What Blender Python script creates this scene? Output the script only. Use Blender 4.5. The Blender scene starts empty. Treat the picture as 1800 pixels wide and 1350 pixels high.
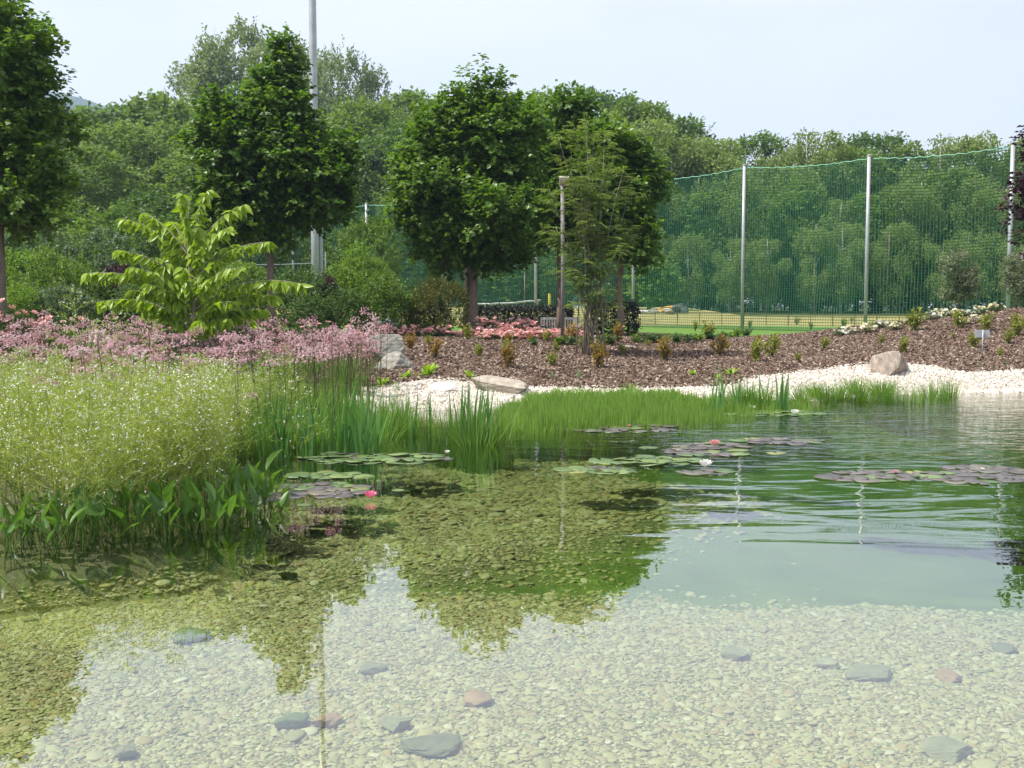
import bpy, math, random
import numpy as np
from mathutils import Vector, Matrix, Quaternion

SC = bpy.context.scene
COL = SC.collection
pi = math.pi

# ------------------------------------------------------------------ camera
EYE, FPX, PITCH = 1.5, 1900.0, math.atan(135 / 1900.0)
cam_d = bpy.data.cameras.new("camera")
cam = bpy.data.objects.new("camera", cam_d)
COL.objects.link(cam)
cam.location = (0, 0, EYE)
cam.rotation_euler = (pi / 2 - PITCH, 0, 0)
cam_d.sensor_width = 36
cam_d.lens = 36 * FPX / 1800
cam_d.clip_start = 0.05
cam_d.clip_end = 5000
SC.camera = cam

# ------------------------------------------------------------------ sky, sun, exposure
SUN_EL = math.radians(56)
SUN_AZ = math.radians(-16)    # from the left, a touch behind the camera
sun_pos = Vector((-math.cos(SUN_EL) * math.cos(SUN_AZ), math.cos(SUN_EL) * math.sin(SUN_AZ), math.sin(SUN_EL)))
sun_d = bpy.data.lights.new("sun", 'SUN')
sun_d.energy = 5.0
sun_d.angle = math.radians(0.6)
sun_d.color = (1.0, 0.95, 0.86)
sun = bpy.data.objects.new("sun", sun_d)
sun.rotation_euler = (-sun_pos).to_track_quat('-Z', 'Y').to_euler()
sun.location = (0, 0, 60)
COL.objects.link(sun)

w = bpy.data.worlds.new("World")
SC.world = w
w.use_nodes = True
nt = w.node_tree
nt.nodes.clear()
wo = nt.nodes.new("ShaderNodeOutputWorld")
bg = nt.nodes.new("ShaderNodeBackground")
sky = nt.nodes.new("ShaderNodeTexSky")
sky.sky_type = 'NISHITA'
sky.sun_disc = False
sky.sun_elevation = SUN_EL
sky.sun_rotation = math.atan2(sun_pos.x, sun_pos.y)
sky.air_density = 1.0
sky.dust_density = 2.0
sky.ozone_density = 1.2
# thin high veil of cloud over the whole sky
tc = nt.nodes.new("ShaderNodeTexCoord")
mp = nt.nodes.new("ShaderNodeMapping")
mp.inputs['Scale'].default_value = (1.0, 1.0, 2.6)
ns = nt.nodes.new("ShaderNodeTexNoise")
ns.inputs['Scale'].default_value = 2.2
ns.inputs['Detail'].default_value = 5
ns.inputs['Roughness'].default_value = 0.5
mr = nt.nodes.new("ShaderNodeMapRange")
mr.inputs['From Min'].default_value = 0.3
mr.inputs['From Max'].default_value = 0.75
mr.inputs['To Min'].default_value = 0.66
mr.inputs['To Max'].default_value = 0.95
mx = nt.nodes.new("ShaderNodeMix")
mx.data_type = 'RGBA'
mx.inputs['B'].default_value = (6.9, 7.05, 7.85, 1)
nt.links.new(tc.outputs['Generated'], mp.inputs['Vector'])
nt.links.new(mp.outputs[0], ns.inputs['Vector'])
nt.links.new(ns.outputs[0], mr.inputs['Value'])
nt.links.new(mr.outputs[0], mx.inputs['Factor'])
nt.links.new(sky.outputs[0], mx.inputs['A'])
nt.links.new(mx.outputs['Result'], bg.inputs['Color'])
nt.links.new(bg.outputs[0], wo.inputs['Surface'])
bg.inputs['Strength'].default_value = 0.1

vs = SC.view_settings
vs.view_transform = 'Standard'
vs.look = 'None'
vs.exposure = 0.72
vs.gamma = 1.0
vs.use_curve_mapping = False
SC.render.engine = 'CYCLES'
cy = SC.cycles
cy.max_bounces = 7
cy.diffuse_bounces = 4
cy.glossy_bounces = 3
cy.transmission_bounces = 4
cy.transparent_max_bounces = 12
cy.volume_bounces = 0
cy.caustics_reflective = False
cy.caustics_refractive = False
cy.sample_clamp_indirect = 6
cy.use_denoising = True

# ------------------------------------------------------------------ helpers: pixels, numpy, meshes
cp, sp = math.cos(PITCH), math.sin(PITCH)


def ray(px, py):
    xc, yc = (px - 900) / FPX, (675 - py) / FPX
    return np.array([xc, cp + yc * sp, -sp + yc * cp])


def at(px, py, Y=None, z=None):
    d = ray(px, py)
    t = Y / d[1] if Y is not None else (z - EYE) / d[2]
    return np.array([d[0] * t, d[1] * t, EYE + d[2] * t])


def sstep(t):
    t = np.clip(t, 0, 1)
    return t * t * (3 - 2 * t)


def unit(v):
    return v / np.maximum(np.linalg.norm(v, axis=-1, keepdims=True), 1e-9)


def rng_(seed):
    return np.random.default_rng(seed)


def vnoise(p, scale, seed=0):
    """cheap smooth pseudo-noise from summed sines, about -1..1; p (...,3)"""
    r = rng_(seed + 991)
    out = 0
    for k in range(5):
        d = unit(r.normal(size=3)) * scale * (0.7 + 0.35 * k)
        out = out + np.sin(p @ d + r.uniform(0, 6.28)) / (1 + 0.35 * k)
    return out / 2.9


def mk_mesh(name, V, F, mats=(), midx=None, smooth=False):
    V = np.asarray(V, dtype=np.float64).reshape(-1, 3)
    F = [np.asarray(f, dtype=np.int64) for f in (F if isinstance(F, list) else [F]) if len(f)]
    me = bpy.data.meshes.new(name)
    nl = sum(f.size for f in F)
    nf = sum(f.shape[0] for f in F)
    me.vertices.add(len(V))
    me.vertices.foreach_set("co", V.ravel())
    me.loops.add(nl)
    me.polygons.add(nf)
    me.loops.foreach_set("vertex_index", np.concatenate([f.ravel() for f in F]).astype(np.int32))
    tot = np.concatenate([np.full(f.shape[0], f.shape[1]) for f in F])
    start = np.concatenate([[0], np.cumsum(tot)[:-1]])
    me.polygons.foreach_set("loop_start", start.astype(np.int32))
    for m in mats:
        me.materials.append(m)
    if midx is not None:
        me.polygons.foreach_set("material_index", np.asarray(midx, dtype=np.int32))
    me.polygons.foreach_set("use_smooth", np.full(nf, bool(smooth)))
    me.update(calc_edges=True)
    me.validate()
    return me


class Geo:
    """collects vertices and faces with a material index, then becomes ONE mesh"""
    def __init__(s):
        s.V, s.T, s.Q, s.mt, s.mq, s.n = [], [], [], [], [], 0

    def add(s, V, F, m=0):
        V = np.asarray(V, float).reshape(-1, 3)
        for f in (F if isinstance(F, list) else [F]):
            f = np.asarray(f, int)
            if not len(f):
                continue
            if f.shape[1] == 3:
                s.T.append(f + s.n); s.mt += [m] * len(f)
            else:
                s.Q.append(f + s.n); s.mq += [m] * len(f)
        s.V.append(V)
        s.n += len(V)
        return s

    def mesh(s, name, mats, smooth=False):
        F, mi = [], []
        if s.T:
            F.append(np.concatenate(s.T)); mi += s.mt
        if s.Q:
            F.append(np.concatenate(s.Q)); mi += s.mq
        return mk_mesh(name, np.concatenate(s.V), F, mats, mi, smooth)


def tube(pts, rad, n=7, cap=True):
    pts = np.asarray(pts, float)
    k = len(pts)
    rad = np.broadcast_to(np.asarray(rad, float), (k,))
    tan = np.gradient(pts, axis=0)
    tan = unit(tan)
    ref = np.array([0, 0, 1.0]) if abs(tan[0][2]) < 0.9 else np.array([1.0, 0, 0])
    V = []
    for i in range(k):
        s = unit(np.cross(tan[i], ref)); u = np.cross(s, tan[i])
        a = np.arange(n) * 2 * pi / n
        V.append(pts[i] + rad[i] * (np.cos(a)[:, None] * s + np.sin(a)[:, None] * u))
    V = np.concatenate(V)
    i = np.arange(k - 1)[:, None] * n
    j = np.arange(n)[None, :]
    F = np.stack([i + j, i + (j + 1) % n, i + n + (j + 1) % n, i + n + j], -1).reshape(-1, 4)
    out = [F]
    if cap:
        V = np.concatenate([V, pts[:1], pts[-1:]])
        c0, c1 = k * n, k * n + 1
        jj = np.arange(n)
        out.append(np.stack([np.full(n, c0), (jj + 1) % n, jj], -1))
        b = (k - 1) * n
        out.append(np.stack([np.full(n, c1), b + jj, b + (jj + 1) % n], -1))
    return V, out


def box(c, s, rz=0.0, rx=0.0):
    c = np.asarray(c, float); s = np.asarray(s, float) / 2
    v = np.array([[x, y, z] for x in (-1, 1) for y in (-1, 1) for z in (-1, 1)], float) * s
    if rx:
        R = np.array([[1, 0, 0], [0, math.cos(rx), -math.sin(rx)], [0, math.sin(rx), math.cos(rx)]]); v = v @ R.T
    if rz:
        R = np.array([[math.cos(rz), -math.sin(rz), 0], [math.sin(rz), math.cos(rz), 0], [0, 0, 1]]); v = v @ R.T
    f = np.array([[0, 1, 3, 2], [4, 6, 7, 5], [0, 4, 5, 1], [2, 3, 7, 6], [0, 2, 6, 4], [1, 5, 7, 3]])
    return v + c, f


def ico(sub):
    t = (1 + 5 ** .5) / 2
    V = [(-1, t, 0), (1, t, 0), (-1, -t, 0), (1, -t, 0), (0, -1, t), (0, 1, t), (0, -1, -t), (0, 1, -t), (t, 0, -1), (t, 0, 1), (-t, 0, -1), (-t, 0, 1)]
    F = [(0, 11, 5), (0, 5, 1), (0, 1, 7), (0, 7, 10), (0, 10, 11), (1, 5, 9), (5, 11, 4), (11, 10, 2), (10, 7, 6), (7, 1, 8), (3, 9, 4), (3, 4, 2), (3, 2, 6), (3, 6, 8), (3, 8, 9), (4, 9, 5), (2, 4, 11), (6, 2, 10), (8, 6, 7), (9, 8, 1)]
    V = [np.array(v) / math.sqrt(1 + t * t) for v in V]
    for _ in range(sub):
        mid, F2 = {}, []
        def m(a, b):
            k = (min(a, b), max(a, b))
            if k not in mid:
                v = V[a] + V[b]; V.append(v / np.linalg.norm(v)); mid[k] = len(V) - 1
            return mid[k]
        for a, b, c in F:
            x, y, z = m(a, b), m(b, c), m(c, a)
            F2 += [(a, x, z), (b, y, x), (c, z, y), (x, y, z)]
        F = F2
    return np.array(V), np.array(F)


def leaves(P, D, N, L, W, fold=0.12, droop=0.1):
    """folded two-triangle leaf at each P, pointing along D with face normal near N"""
    n = len(P)
    L = np.broadcast_to(np.asarray(L, float), (n,))[:, None]
    W = np.broadcast_to(np.asarray(W, float), (n,))[:, None]
    D = unit(D)
    S = unit(np.cross(D, N))
    N2 = np.cross(S, D)
    b = P
    l = P + D * L * .45 + S * W * .5 + N2 * W * fold
    t = P + D * L - N2 * L * droop
    r = P + D * L * .45 - S * W * .5 + N2 * W * fold
    V = np.stack([b, l, t, r], 1).reshape(-1, 3)
    i = np.arange(n)[:, None] * 4
    F = np.concatenate([i + np.array([[0, 1, 2]]), i + np.array([[0, 2, 3]])], 0)
    return V, F


UP = np.array([0, 0, 1.0])


def randdir(r, n):
    return unit(r.normal(size=(n, 3)))


def lobe_points(r, lobes, n, shell=0.38, upbias=0.25, inner_rej=0.72):
    lobes = np.asarray(lobes, float)
    c, rad = lobes[:, :3], lobes[:, 3:6]
    a = (rad[:, 0] * rad[:, 1] * rad[:, 2]) ** (2 / 3)
    P, O = [], []
    have = 0
    while have < n:
        m = n
        k = r.choice(len(lobes), m, p=a / a.sum())
        u = randdir(r, m); u[:, 2] += upbias; u = unit(u)
        q = 1 - shell * r.random(m) ** 1.4
        q *= 1 + 0.14 * vnoise(u * 3 + k[:, None], 1.3, 5) + np.minimum(r.exponential(.055, m), .3)
        p = c[k] + u * q[:, None] * rad[k]
        d = np.linalg.norm((p[:, None, :] - c[None]) / rad[None], axis=2)
        d[np.arange(m), k] = 9
        ok = d.min(1) > inner_rej
        P.append(p[ok]); O.append(unit(u[ok] / rad[k][ok] * rad[k][ok].mean(1)[:, None]))
        have += ok.sum()
    return np.concatenate(P)[:n], np.concatenate(O)[:n]


def sprays(r, P, O, k, R, L, W, lift=0.25, sag=0.2, flat=0.45):
    """k leaves in two ranks along a short twig at every P"""
    n = len(P)
    A = O + randdir(r, n) * .45
    A[:, 2] += lift
    A = unit(A)
    t = np.tile((np.arange(k) + .5) / k, (n, 1)) + r.normal(size=(n, k)) * .06
    sgn = np.where(np.arange(k) % 2, 1.0, -1.0)[None, :, None]
    side = unit(np.cross(A, UP) + r.normal(size=(n, 3)) * .2)[:, None, :]
    base = P[:, None, :] + A[:, None, :] * ((t - .35) * R * 1.7)[:, :, None]
    base = base + r.normal(size=(n, k, 3)) * R * .12
    D = A[:, None, :] * .55 + side * sgn * (0.9 + r.normal(size=(n, k, 1)) * .3) + r.normal(size=(n, k, 3)) * .25
    D[:, :, 2] -= sag
    N = np.broadcast_to(UP, (n, k, 3)) + r.normal(size=(n, k, 3)) * flat + O[:, None, :] * .35
    s = r.uniform(.7, 1.2, size=n * k)
    return leaves(base.reshape(-1, 3), D.reshape(-1, 3), N.reshape(-1, 3), L * s, W * s)


# ------------------------------------------------------------------ helpers: objects and labels
def put(o):
    COL.objects.link(o)
    return o


def tag(o, label=None, cat=None, group=None, kind=None):
    if label: o["label"] = label
    if cat: o["category"] = cat
    if group: o["group"] = group
    if kind: o["kind"] = kind
    return o


def thing(name, label, cat, loc=(0, 0, 0), rz=0.0, group=None):
    o = bpy.data.objects.new(name, None)
    o.empty_display_size = .2
    o.location = tuple(float(v) for v in loc)
    o.rotation_euler = (0, 0, rz)
    return tag(put(o), label, cat, group)


def part(name, me, parent, loc=(0, 0, 0), rot=None, scale=None, kind=None, label=None):
    o = bpy.data.objects.new(name, me)
    put(o)
    o.parent = parent
    o.location = tuple(float(v) for v in loc)
    if rot is not None: o.rotation_euler = tuple(float(v) for v in rot)
    if scale is not None: o.scale = tuple(float(v) for v in (scale if hasattr(scale, '__len__') else (scale,) * 3))
    if kind: o["kind"] = kind
    if label: o["label"] = label
    return o


def single(name, me, label, cat, loc=(0, 0, 0), rot=None, group=None, kind=None, scale=None):
    o = bpy.data.objects.new(name, me)
    put(o)
    o.location = tuple(float(v) for v in loc)
    if rot is not None: o.rotation_euler = tuple(float(v) for v in rot)
    if scale is not None: o.scale = tuple(float(v) for v in (scale if hasattr(scale, '__len__') else (scale,) * 3))
    return tag(o, label, cat, group, kind)


def struct(name, me):
    o = put(bpy.data.objects.new(name, me))
    o["kind"] = "structure"
    return o


def set_mat(o, m, slot=0):
    o.material_slots[slot].link = 'OBJECT'
    o.material_slots[slot].material = m


# ------------------------------------------------------------------ materials
def new_mat(name):
    m = bpy.data.materials.new(name)
    m.use_nodes = True
    t = m.node_tree
    t.nodes.clear()
    out = t.nodes.new("ShaderNodeOutputMaterial")
    return m, t, out


def nd(t, typ, **kw):
    n = t.nodes.new(typ)
    for k, v in kw.items():
        if k in n.inputs: n.inputs[k].default_value = v
        else: setattr(n, k, v)
    return n


def mixc(t, fac, a, b, blend='MIX'):
    n = t.nodes.new("ShaderNodeMix")
    n.data_type = 'RGBA'
    n.blend_type = blend
    for sock, v in (('Factor', fac), ('A', a), ('B', b)):
        if hasattr(v, 'type') and hasattr(v, 'links'):
            t.links.new(v, n.inputs[sock])
        elif sock == 'Factor':
            n.inputs['Factor'].default_value = v
        else:
            n.inputs[sock].default_value = (*v[:3], 1)
    return n.outputs['Result']


def ramp(t, fac, stops):
    n = t.nodes.new("ShaderNodeValToRGB")
    e = n.color_ramp.elements
    while len(e) < len(stops): e.new(0.5)
    for el, (p, c) in zip(e, stops):
        el.position = p; el.color = (*c[:3], 1)
    t.links.new(fac, n.inputs[0])
    return n.outputs[0]


def leaf_mat(name, cols, trans=0.32, rough=0.45, spec=0.35, clump=0.9, tcol=None):
    """per-leaf colour from the ramp of cols, slow variation through the crown, light through the blade"""
    m, t, out = new_mat(name)
    g = nd(t, "ShaderNodeNewGeometry")
    oi = nd(t, "ShaderNodeObjectInfo")
    tcx = nd(t, "ShaderNodeTexCoord")
    nz = nd(t, "ShaderNodeTexNoise", Scale=clump, Detail=2.0)
    t.links.new(tcx.outputs['Object'], nz.inputs['Vector'])
    ad = nd(t, "ShaderNodeMath", operation='MULTIPLY_ADD')
    t.links.new(nz.outputs[0], ad.inputs[0]); ad.inputs[1].default_value = 0.8
    sb = nd(t, "ShaderNodeMath", operation='MULTIPLY_ADD')
    t.links.new(g.outputs['Random Per Island'], sb.inputs[0]); sb.inputs[1].default_value = 0.55
    sb2 = nd(t, "ShaderNodeMath", operation='MULTIPLY_ADD')
    t.links.new(oi.outputs['Random'], sb2.inputs[0]); sb2.inputs[1].default_value = 0.24; sb2.inputs[2].default_value = -0.29
    t.links.new(sb2.outputs[0], sb.inputs[2])
    t.links.new(sb.outputs[0], ad.inputs[2])
    c = ramp(t, ad.outputs[0], [(i / (len(cols) - 1), c) for i, c in enumerate(cols)])
    p = nd(t, "ShaderNodeBsdfPrincipled", Roughness=rough)
    p.inputs['Specular IOR Level'].default_value = spec
    t.links.new(c, p.inputs['Base Color'])
    tr = nd(t, "ShaderNodeBsdfTranslucent")
    t.links.new(mixc(t, 1.0, c, tcol or (1.5, 1.55, .55), 'MULTIPLY'), tr.inputs['Color'])
    ms = nd(t, "ShaderNodeMixShader"); ms.inputs[0].default_value = trans
    t.links.new(p.outputs[0], ms.inputs[1]); t.links.new(tr.outputs[0], ms.inputs[2])
    t.links.new(ms.outputs[0], out.inputs['Surface'])
    return m


def plain_mat(name, a, b, scale=8.0, rough=0.8, detail=5.0, bump=0.0, stretch=(1, 1, 1), metal=0.0, spec=0.3, rnd=0.0, coords='Object', bscale=None):
    """two-colour noise surface with optional relief and per-object brightness"""
    m, t, out = new_mat(name)
    tcx = nd(t, "ShaderNodeTexCoord")
    mpn = nd(t, "ShaderNodeMapping"); mpn.inputs['Scale'].default_value = stretch
    t.links.new(tcx.outputs[coords], mpn.inputs['Vector'])
    nz = nd(t, "ShaderNodeTexNoise", Scale=scale, Detail=detail, Roughness=0.6)
    t.links.new(mpn.outputs[0], nz.inputs['Vector'])
    c = ramp(t, nz.outputs[0], [(0.32, a), (0.68, b)])
    if rnd:
        oi = nd(t, "ShaderNodeObjectInfo")
        mrn = nd(t, "ShaderNodeMapRange"); mrn.inputs['To Min'].default_value = 1 - rnd; mrn.inputs['To Max'].default_value = 1 + rnd
        t.links.new(oi.outputs['Random'], mrn.inputs['Value'])
        hs = nd(t, "ShaderNodeHueSaturation")
        t.links.new(mrn.outputs[0], hs.inputs['Value']); t.links.new(c, hs.inputs['Color'])
        c = hs.outputs[0]
    p = nd(t, "ShaderNodeBsdfPrincipled", Roughness=rough, Metallic=metal)
    p.inputs['Specular IOR Level'].default_value = spec
    t.links.new(c, p.inputs['Base Color'])
    if bump:
        bz = nd(t, "ShaderNodeTexNoise", Scale=bscale or scale * 2, Detail=6.0, Roughness=0.65)
        t.links.new(mpn.outputs[0], bz.inputs['Vector'])
        bn = nd(t, "ShaderNodeBump", Strength=1.0, Distance=bump)
        t.links.new(bz.outputs[0], bn.inputs['Height'])
        t.links.new(bn.outputs[0], p.inputs['Normal'])
    t.links.new(p.outputs[0], out.inputs['Surface'])
    return m


def random_mat(name, stops, rough=0.7, spec=0.3, mottled=0.25, mscale=30.0):
    """colour picked from a ramp by the instance's own random number"""
    m, t, out = new_mat(name)
    oi = nd(t, "ShaderNodeObjectInfo")
    c = ramp(t, oi.outputs['Random'], stops)
    tcx = nd(t, "ShaderNodeTexCoord")
    nz = nd(t, "ShaderNodeTexNoise", Scale=mscale, Detail=4.0)
    t.links.new(tcx.outputs['Object'], nz.inputs['Vector'])
    dk = ramp(t, nz.outputs[0], [(0.3, (1 - mottled,) * 3), (0.7, (1 + mottled * .4,) * 3)])
    c = mixc(t, 1.0, c, dk, 'MULTIPLY')
    p = nd(t, "ShaderNodeBsdfPrincipled", Roughness=rough)
    p.inputs['Specular IOR Level'].default_value = spec
    t.links.new(c, p.inputs['Base Color'])
    t.links.new(p.outputs[0], out.inputs['Surface'])
    return m


M = {}
M['maple'] = leaf_mat('maple_leaves', [(.035, .08, .010), (.07, .145, .017), (.12, .21, .026), (.18, .28, .04)], .40, .42, .4, 0.8)
M['cherry'] = leaf_mat('cherry_leaves', [(.16, .25, .02), (.235, .345, .035), (.31, .42, .06)], .45, .38, .4, 1.5)
M['robinia'] = leaf_mat('pinnate_leaves', [(.10, .155, .045), (.15, .21, .065), (.20, .265, .09)], .40, .5, .3, 1.2)
M['wood_dark'] = leaf_mat('dark_wood_leaves', [(.06, .115, .035), (.10, .17, .048), (.145, .22, .062)], .34, .55, .25, .35)
M['wood_mid'] = leaf_mat('mid_wood_leaves', [(.08, .14, .036), (.13, .205, .05), (.18, .26, .07)], .36, .55, .25, .35)
M['birch'] = leaf_mat('birch_leaves', [(.12, .175, .055), (.175, .24, .075), (.23, .30, .10)], .40, .55, .25, .5)
M['poplar'] = leaf_mat('poplar_leaves', [(.11, .16, .075), (.18, .24, .12), (.27, .33, .18)], .33, .5, .3, .5)
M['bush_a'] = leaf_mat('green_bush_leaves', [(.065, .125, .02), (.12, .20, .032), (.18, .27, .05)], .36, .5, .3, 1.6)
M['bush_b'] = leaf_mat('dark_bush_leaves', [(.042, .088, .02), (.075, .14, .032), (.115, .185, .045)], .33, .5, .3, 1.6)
M['bush_c'] = leaf_mat('lime_bush_leaves', [(.08, .15, .015), (.14, .24, .025), (.20, .31, .04)], .36, .5, .3, 1.6)
M['bush_d'] = leaf_mat('olive_bush_leaves', [(.07, .09, .02), (.11, .12, .03), (.15, .15, .04)], .28, .5, .3, 1.6)
M['bush_e'] = leaf_mat('blue_green_bush_leaves', [(.055, .10, .048), (.095, .15, .075), (.14, .20, .10)], .3, .5, .3, 1.6)
M['purple'] = leaf_mat('purple_leaves', [(.018, .008, .012), (.035, .012, .02), (.06, .022, .03)], .22, .45, .4, 1.2, tcol=(1.8, .6, .7))
M['hedge'] = leaf_mat('dark_hedge_leaves', [(.008, .012, .008), (.016, .02, .013), (.028, .034, .02)], .15, .5, .35, 1.5)
M['olive_leaf'] = leaf_mat('silver_leaves', [(.13, .16, .10), (.20, .23, .15), (.29, .31, .22)], .2, .5, .3, 2.0)
M['rose_leaf'] = leaf_mat('rose_leaves', [(.03, .075, .016), (.06, .12, .03), (.10, .17, .05)], .25, .45, .4, 2.0)
M['orange_leaf'] = leaf_mat('bronze_leaves', [(.19, .17, .035), (.25, .17, .04), (.28, .14, .05)], .36, .5, .3, 3.0)
M['green_small'] = leaf_mat('young_shrub_leaves', [(.15, .18, .03), (.21, .24, .04), (.26, .25, .05)], .36, .5, .3, 3.0)
M['hosta'] = leaf_mat('lime_rosette_leaves', [(.16, .27, .02), (.25, .38, .03), (.33, .46, .05)], .3, .45, .35, 3.0)
M['iris'] = leaf_mat('sword_leaves', [(.055, .15, .05), (.09, .21, .06), (.14, .26, .07)], .34, .4, .4, 3.0)
M['rush'] = leaf_mat('rush_blades', [(.07, .15, .025), (.12, .23, .04), (.20, .31, .06)], .38, .45, .3, 3.0)
M['horsetail'] = leaf_mat('horsetail_green', [(.12, .22, .045), (.17, .28, .06), (.23, .34, .085)], .42, .5, .3, 1.5)
M['plantain'] = leaf_mat('plantain_leaves', [(.045, .11, .02), (.085, .175, .03), (.17, .27, .05)], .4, .4, .4, 5.0)
M['panicle'] = leaf_mat('panicle_stalks', [(.16, .215, .05), (.26, .32, .085), (.41, .46, .16)], .42, .6, .2, 3.0)
M['grass'] = leaf_mat('lawn_grass', [(.06, .13, .02), (.09, .18, .03), (.13, .22, .04)], .3, .6, .2, .8)
M['stalk'] = plain_mat('brown_green_stalk', (.06, .07, .025), (.10, .09, .04), 20, .7)
M['bark'] = plain_mat('smooth_bark', (.13, .105, .08), (.22, .18, .14), 14, .85, bump=.01, stretch=(1, 1, .25))
M['bark_dark'] = plain_mat('dark_bark', (.035, .03, .022), (.075, .06, .045), 10, .9, bump=.02, stretch=(1, 1, .25))
M['bark_red'] = plain_mat('reddish_bark', (.15, .108, .08), (.235, .175, .135), 14, .85, bump=.008, stretch=(1, 1, .25))
M['bark_birch'] = plain_mat('birch_bark', (.10, .095, .085), (.50, .48, .44), 5, .8, stretch=(.6, .6, 2.2))
M['bark_grey'] = plain_mat('grey_stems', (.16, .14, .10), (.27, .25, .19), 18, .85, bump=.004, stretch=(1, 1, .3))


def petal_mat(name, stops, trans=.25):
    m, t, out = new_mat(name)
    g = nd(t, "ShaderNodeNewGeometry")
    oi = nd(t, "ShaderNodeObjectInfo")
    a = nd(t, "ShaderNodeMath", operation='MULTIPLY_ADD')
    t.links.new(oi.outputs['Random'], a.inputs[0]); a.inputs[1].default_value = .6
    b = nd(t, "ShaderNodeMath", operation='MULTIPLY')
    t.links.new(g.outputs['Random Per Island'], b.inputs[0]); b.inputs[1].default_value = .4
    t.links.new(b.outputs[0], a.inputs[2])
    c = ramp(t, a.outputs[0], stops)
    p = nd(t, "ShaderNodeBsdfPrincipled", Roughness=.55)
    p.inputs['Specular IOR Level'].default_value = .2
    t.links.new(c, p.inputs['Base Color'])
    tr = nd(t, "ShaderNodeBsdfTranslucent"); t.links.new(c, tr.inputs['Color'])
    ms = nd(t, "ShaderNodeMixShader"); ms.inputs[0].default_value = trans
    t.links.new(p.outputs[0], ms.inputs[1]); t.links.new(tr.outputs[0], ms.inputs[2])
    t.links.new(ms.outputs[0], out.inputs['Surface'])
    return m


M['rose_pink'] = petal_mat('pink_rose_petals', [(0, (.82, .36, .37)), (.5, (.84, .50, .48)), (1, (.85, .66, .61))])
M['rose_red'] = petal_mat('red_rose_petals', [(0, (.65, .03, .06)), (1, (.75, .12, .12))])
M['rose_white'] = petal_mat('white_rose_petals', [(0, (.80, .78, .66)), (1, (.82, .82, .78))])
M['rose_cream'] = petal_mat('cream_rose_petals', [(0, (.80, .72, .35)), (.5, (.80, .77, .55)), (1, (.82, .81, .72))])
M['umbel'] = petal_mat('umbel_petals', [(0, (.55, .27, .32)), (.5, (.72, .48, .52)), (1, (.83, .70, .71))])
M['tiny_white'] = petal_mat('tiny_white_petals', [(0, (.72, .72, .66)), (1, (.82, .81, .80))])
M['lily_pink'] = petal_mat('pink_lily_petals', [(0, (.75, .05, .22)), (.6, (.80, .14, .32)), (1, (.82, .35, .48))])
M['lily_rose'] = petal_mat('rose_lily_petals', [(0, (.70, .22, .25)), (1, (.82, .50, .48))])
M['lily_white'] = petal_mat('white_lily_petals', [(0, (.80, .79, .74)), (1, (.84, .84, .82))])
M['stamen'] = plain_mat('yellow_stamens', (.75, .45, .05), (.8, .6, .12), 40)
M['steel'] = plain_mat('galvanised_steel', (.33, .35, .365), (.44, .46, .48), 3, .5, bump=.0005, metal=.35, spec=.5)
M['steel_dull'] = plain_mat('dull_steel', (.28, .29, .30), (.40, .41, .42), 4, .6, metal=.2, spec=.4)
M['post_grey'] = plain_mat('weathered_grey_post', (.15, .145, .14), (.24, .235, .23), 9, .75, bump=.002, stretch=(1, 1, .2))
M['bench'] = plain_mat('silvered_teak', (.58, .55, .50), (.74, .71, .65), 12, .7, bump=.002, stretch=(1, 4, 1))
M['rail_brown'] = plain_mat('rusty_brown_rail', (.13, .085, .05), (.20, .14, .09), 12, .8)
M['white_paint'] = plain_mat('white_paint', (.66, .65, .62), (.78, .77, .74), 6, .5)
M['yellow_paint'] = plain_mat('yellow_paint', (.75, .50, .02), (.80, .58, .04), 6, .5)
M['net_green'] = plain_mat('green_net_cord', (.028, .155, .09), (.045, .215, .125), 2, .6)
M['net_rope'] = plain_mat('pale_green_rope', (.16, .38, .26), (.22, .46, .33), 4, .6)
M['stone_grey'] = plain_mat('grey_boulder', (.17, .165, .14), (.38, .36, .31), 8, .85, bump=.03, bscale=22, detail=8)
M['stone_tan'] = plain_mat('tan_slab', (.22, .19, .145), (.43, .38, .31), 6.0, .85, bump=.02, bscale=8, detail=8, stretch=(1, 1, 2.5))
M['stone_rust'] = plain_mat('rust_stained_boulder', (.19, .17, .15), (.42, .33, .26), 7, .85, bump=.03, bscale=20, detail=8, stretch=(2.5, 1, .8))
M['stone_white'] = plain_mat('white_stone', (.44, .41, .37), (.56, .53, .48), 6, .8, bump=.01)
M['stone_dark'] = plain_mat('dark_stone', (.045, .05, .055), (.14, .14, .14), 5, .8, bump=.02)
M['orange_heap'] = plain_mat('ochre_lumps', (.42, .20, .04), (.60, .36, .10), 5, .8, bump=.02)
M['pond_slate'] = plain_mat('pond_slate', (.20, .21, .15), (.30, .30, .21), 12, .85, bump=.006, rnd=.35)
M['pond_brown'] = plain_mat('pond_brown_stone', (.30, .20, .13), (.42, .28, .19), 9, .75, bump=.004)
M['pond_green'] = plain_mat('pond_mossy_stone', (.10, .15, .06), (.17, .22, .10), 9, .75, bump=.004)
M['hill'] = plain_mat('forested_hill', (.025, .05, .025), (.05, .085, .035), .06, .9)
M['pebble'] = random_mat('river_pebbles', [(0, (.23, .24, .15)), (.08, (.32, .32, .19)), (.24, (.42, .40, .24)), (.42, (.51, .49, .33)), (.58, (.47, .42, .22)), (.70, (.62, .60, .48)), (.82, (.42, .33, .16)), (.90, (.44, .35, .25)), (1.0, (.53, .51, .34))], .6, .3, .3, 40)
M['gravel'] = random_mat('white_gravel', [(0, (.40, .34, .28)), (.3, (.52, .46, .39)), (.7, (.62, .57, .50)), (1, (.70, .67, .62))], .75, .25, .2, 20)
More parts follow.
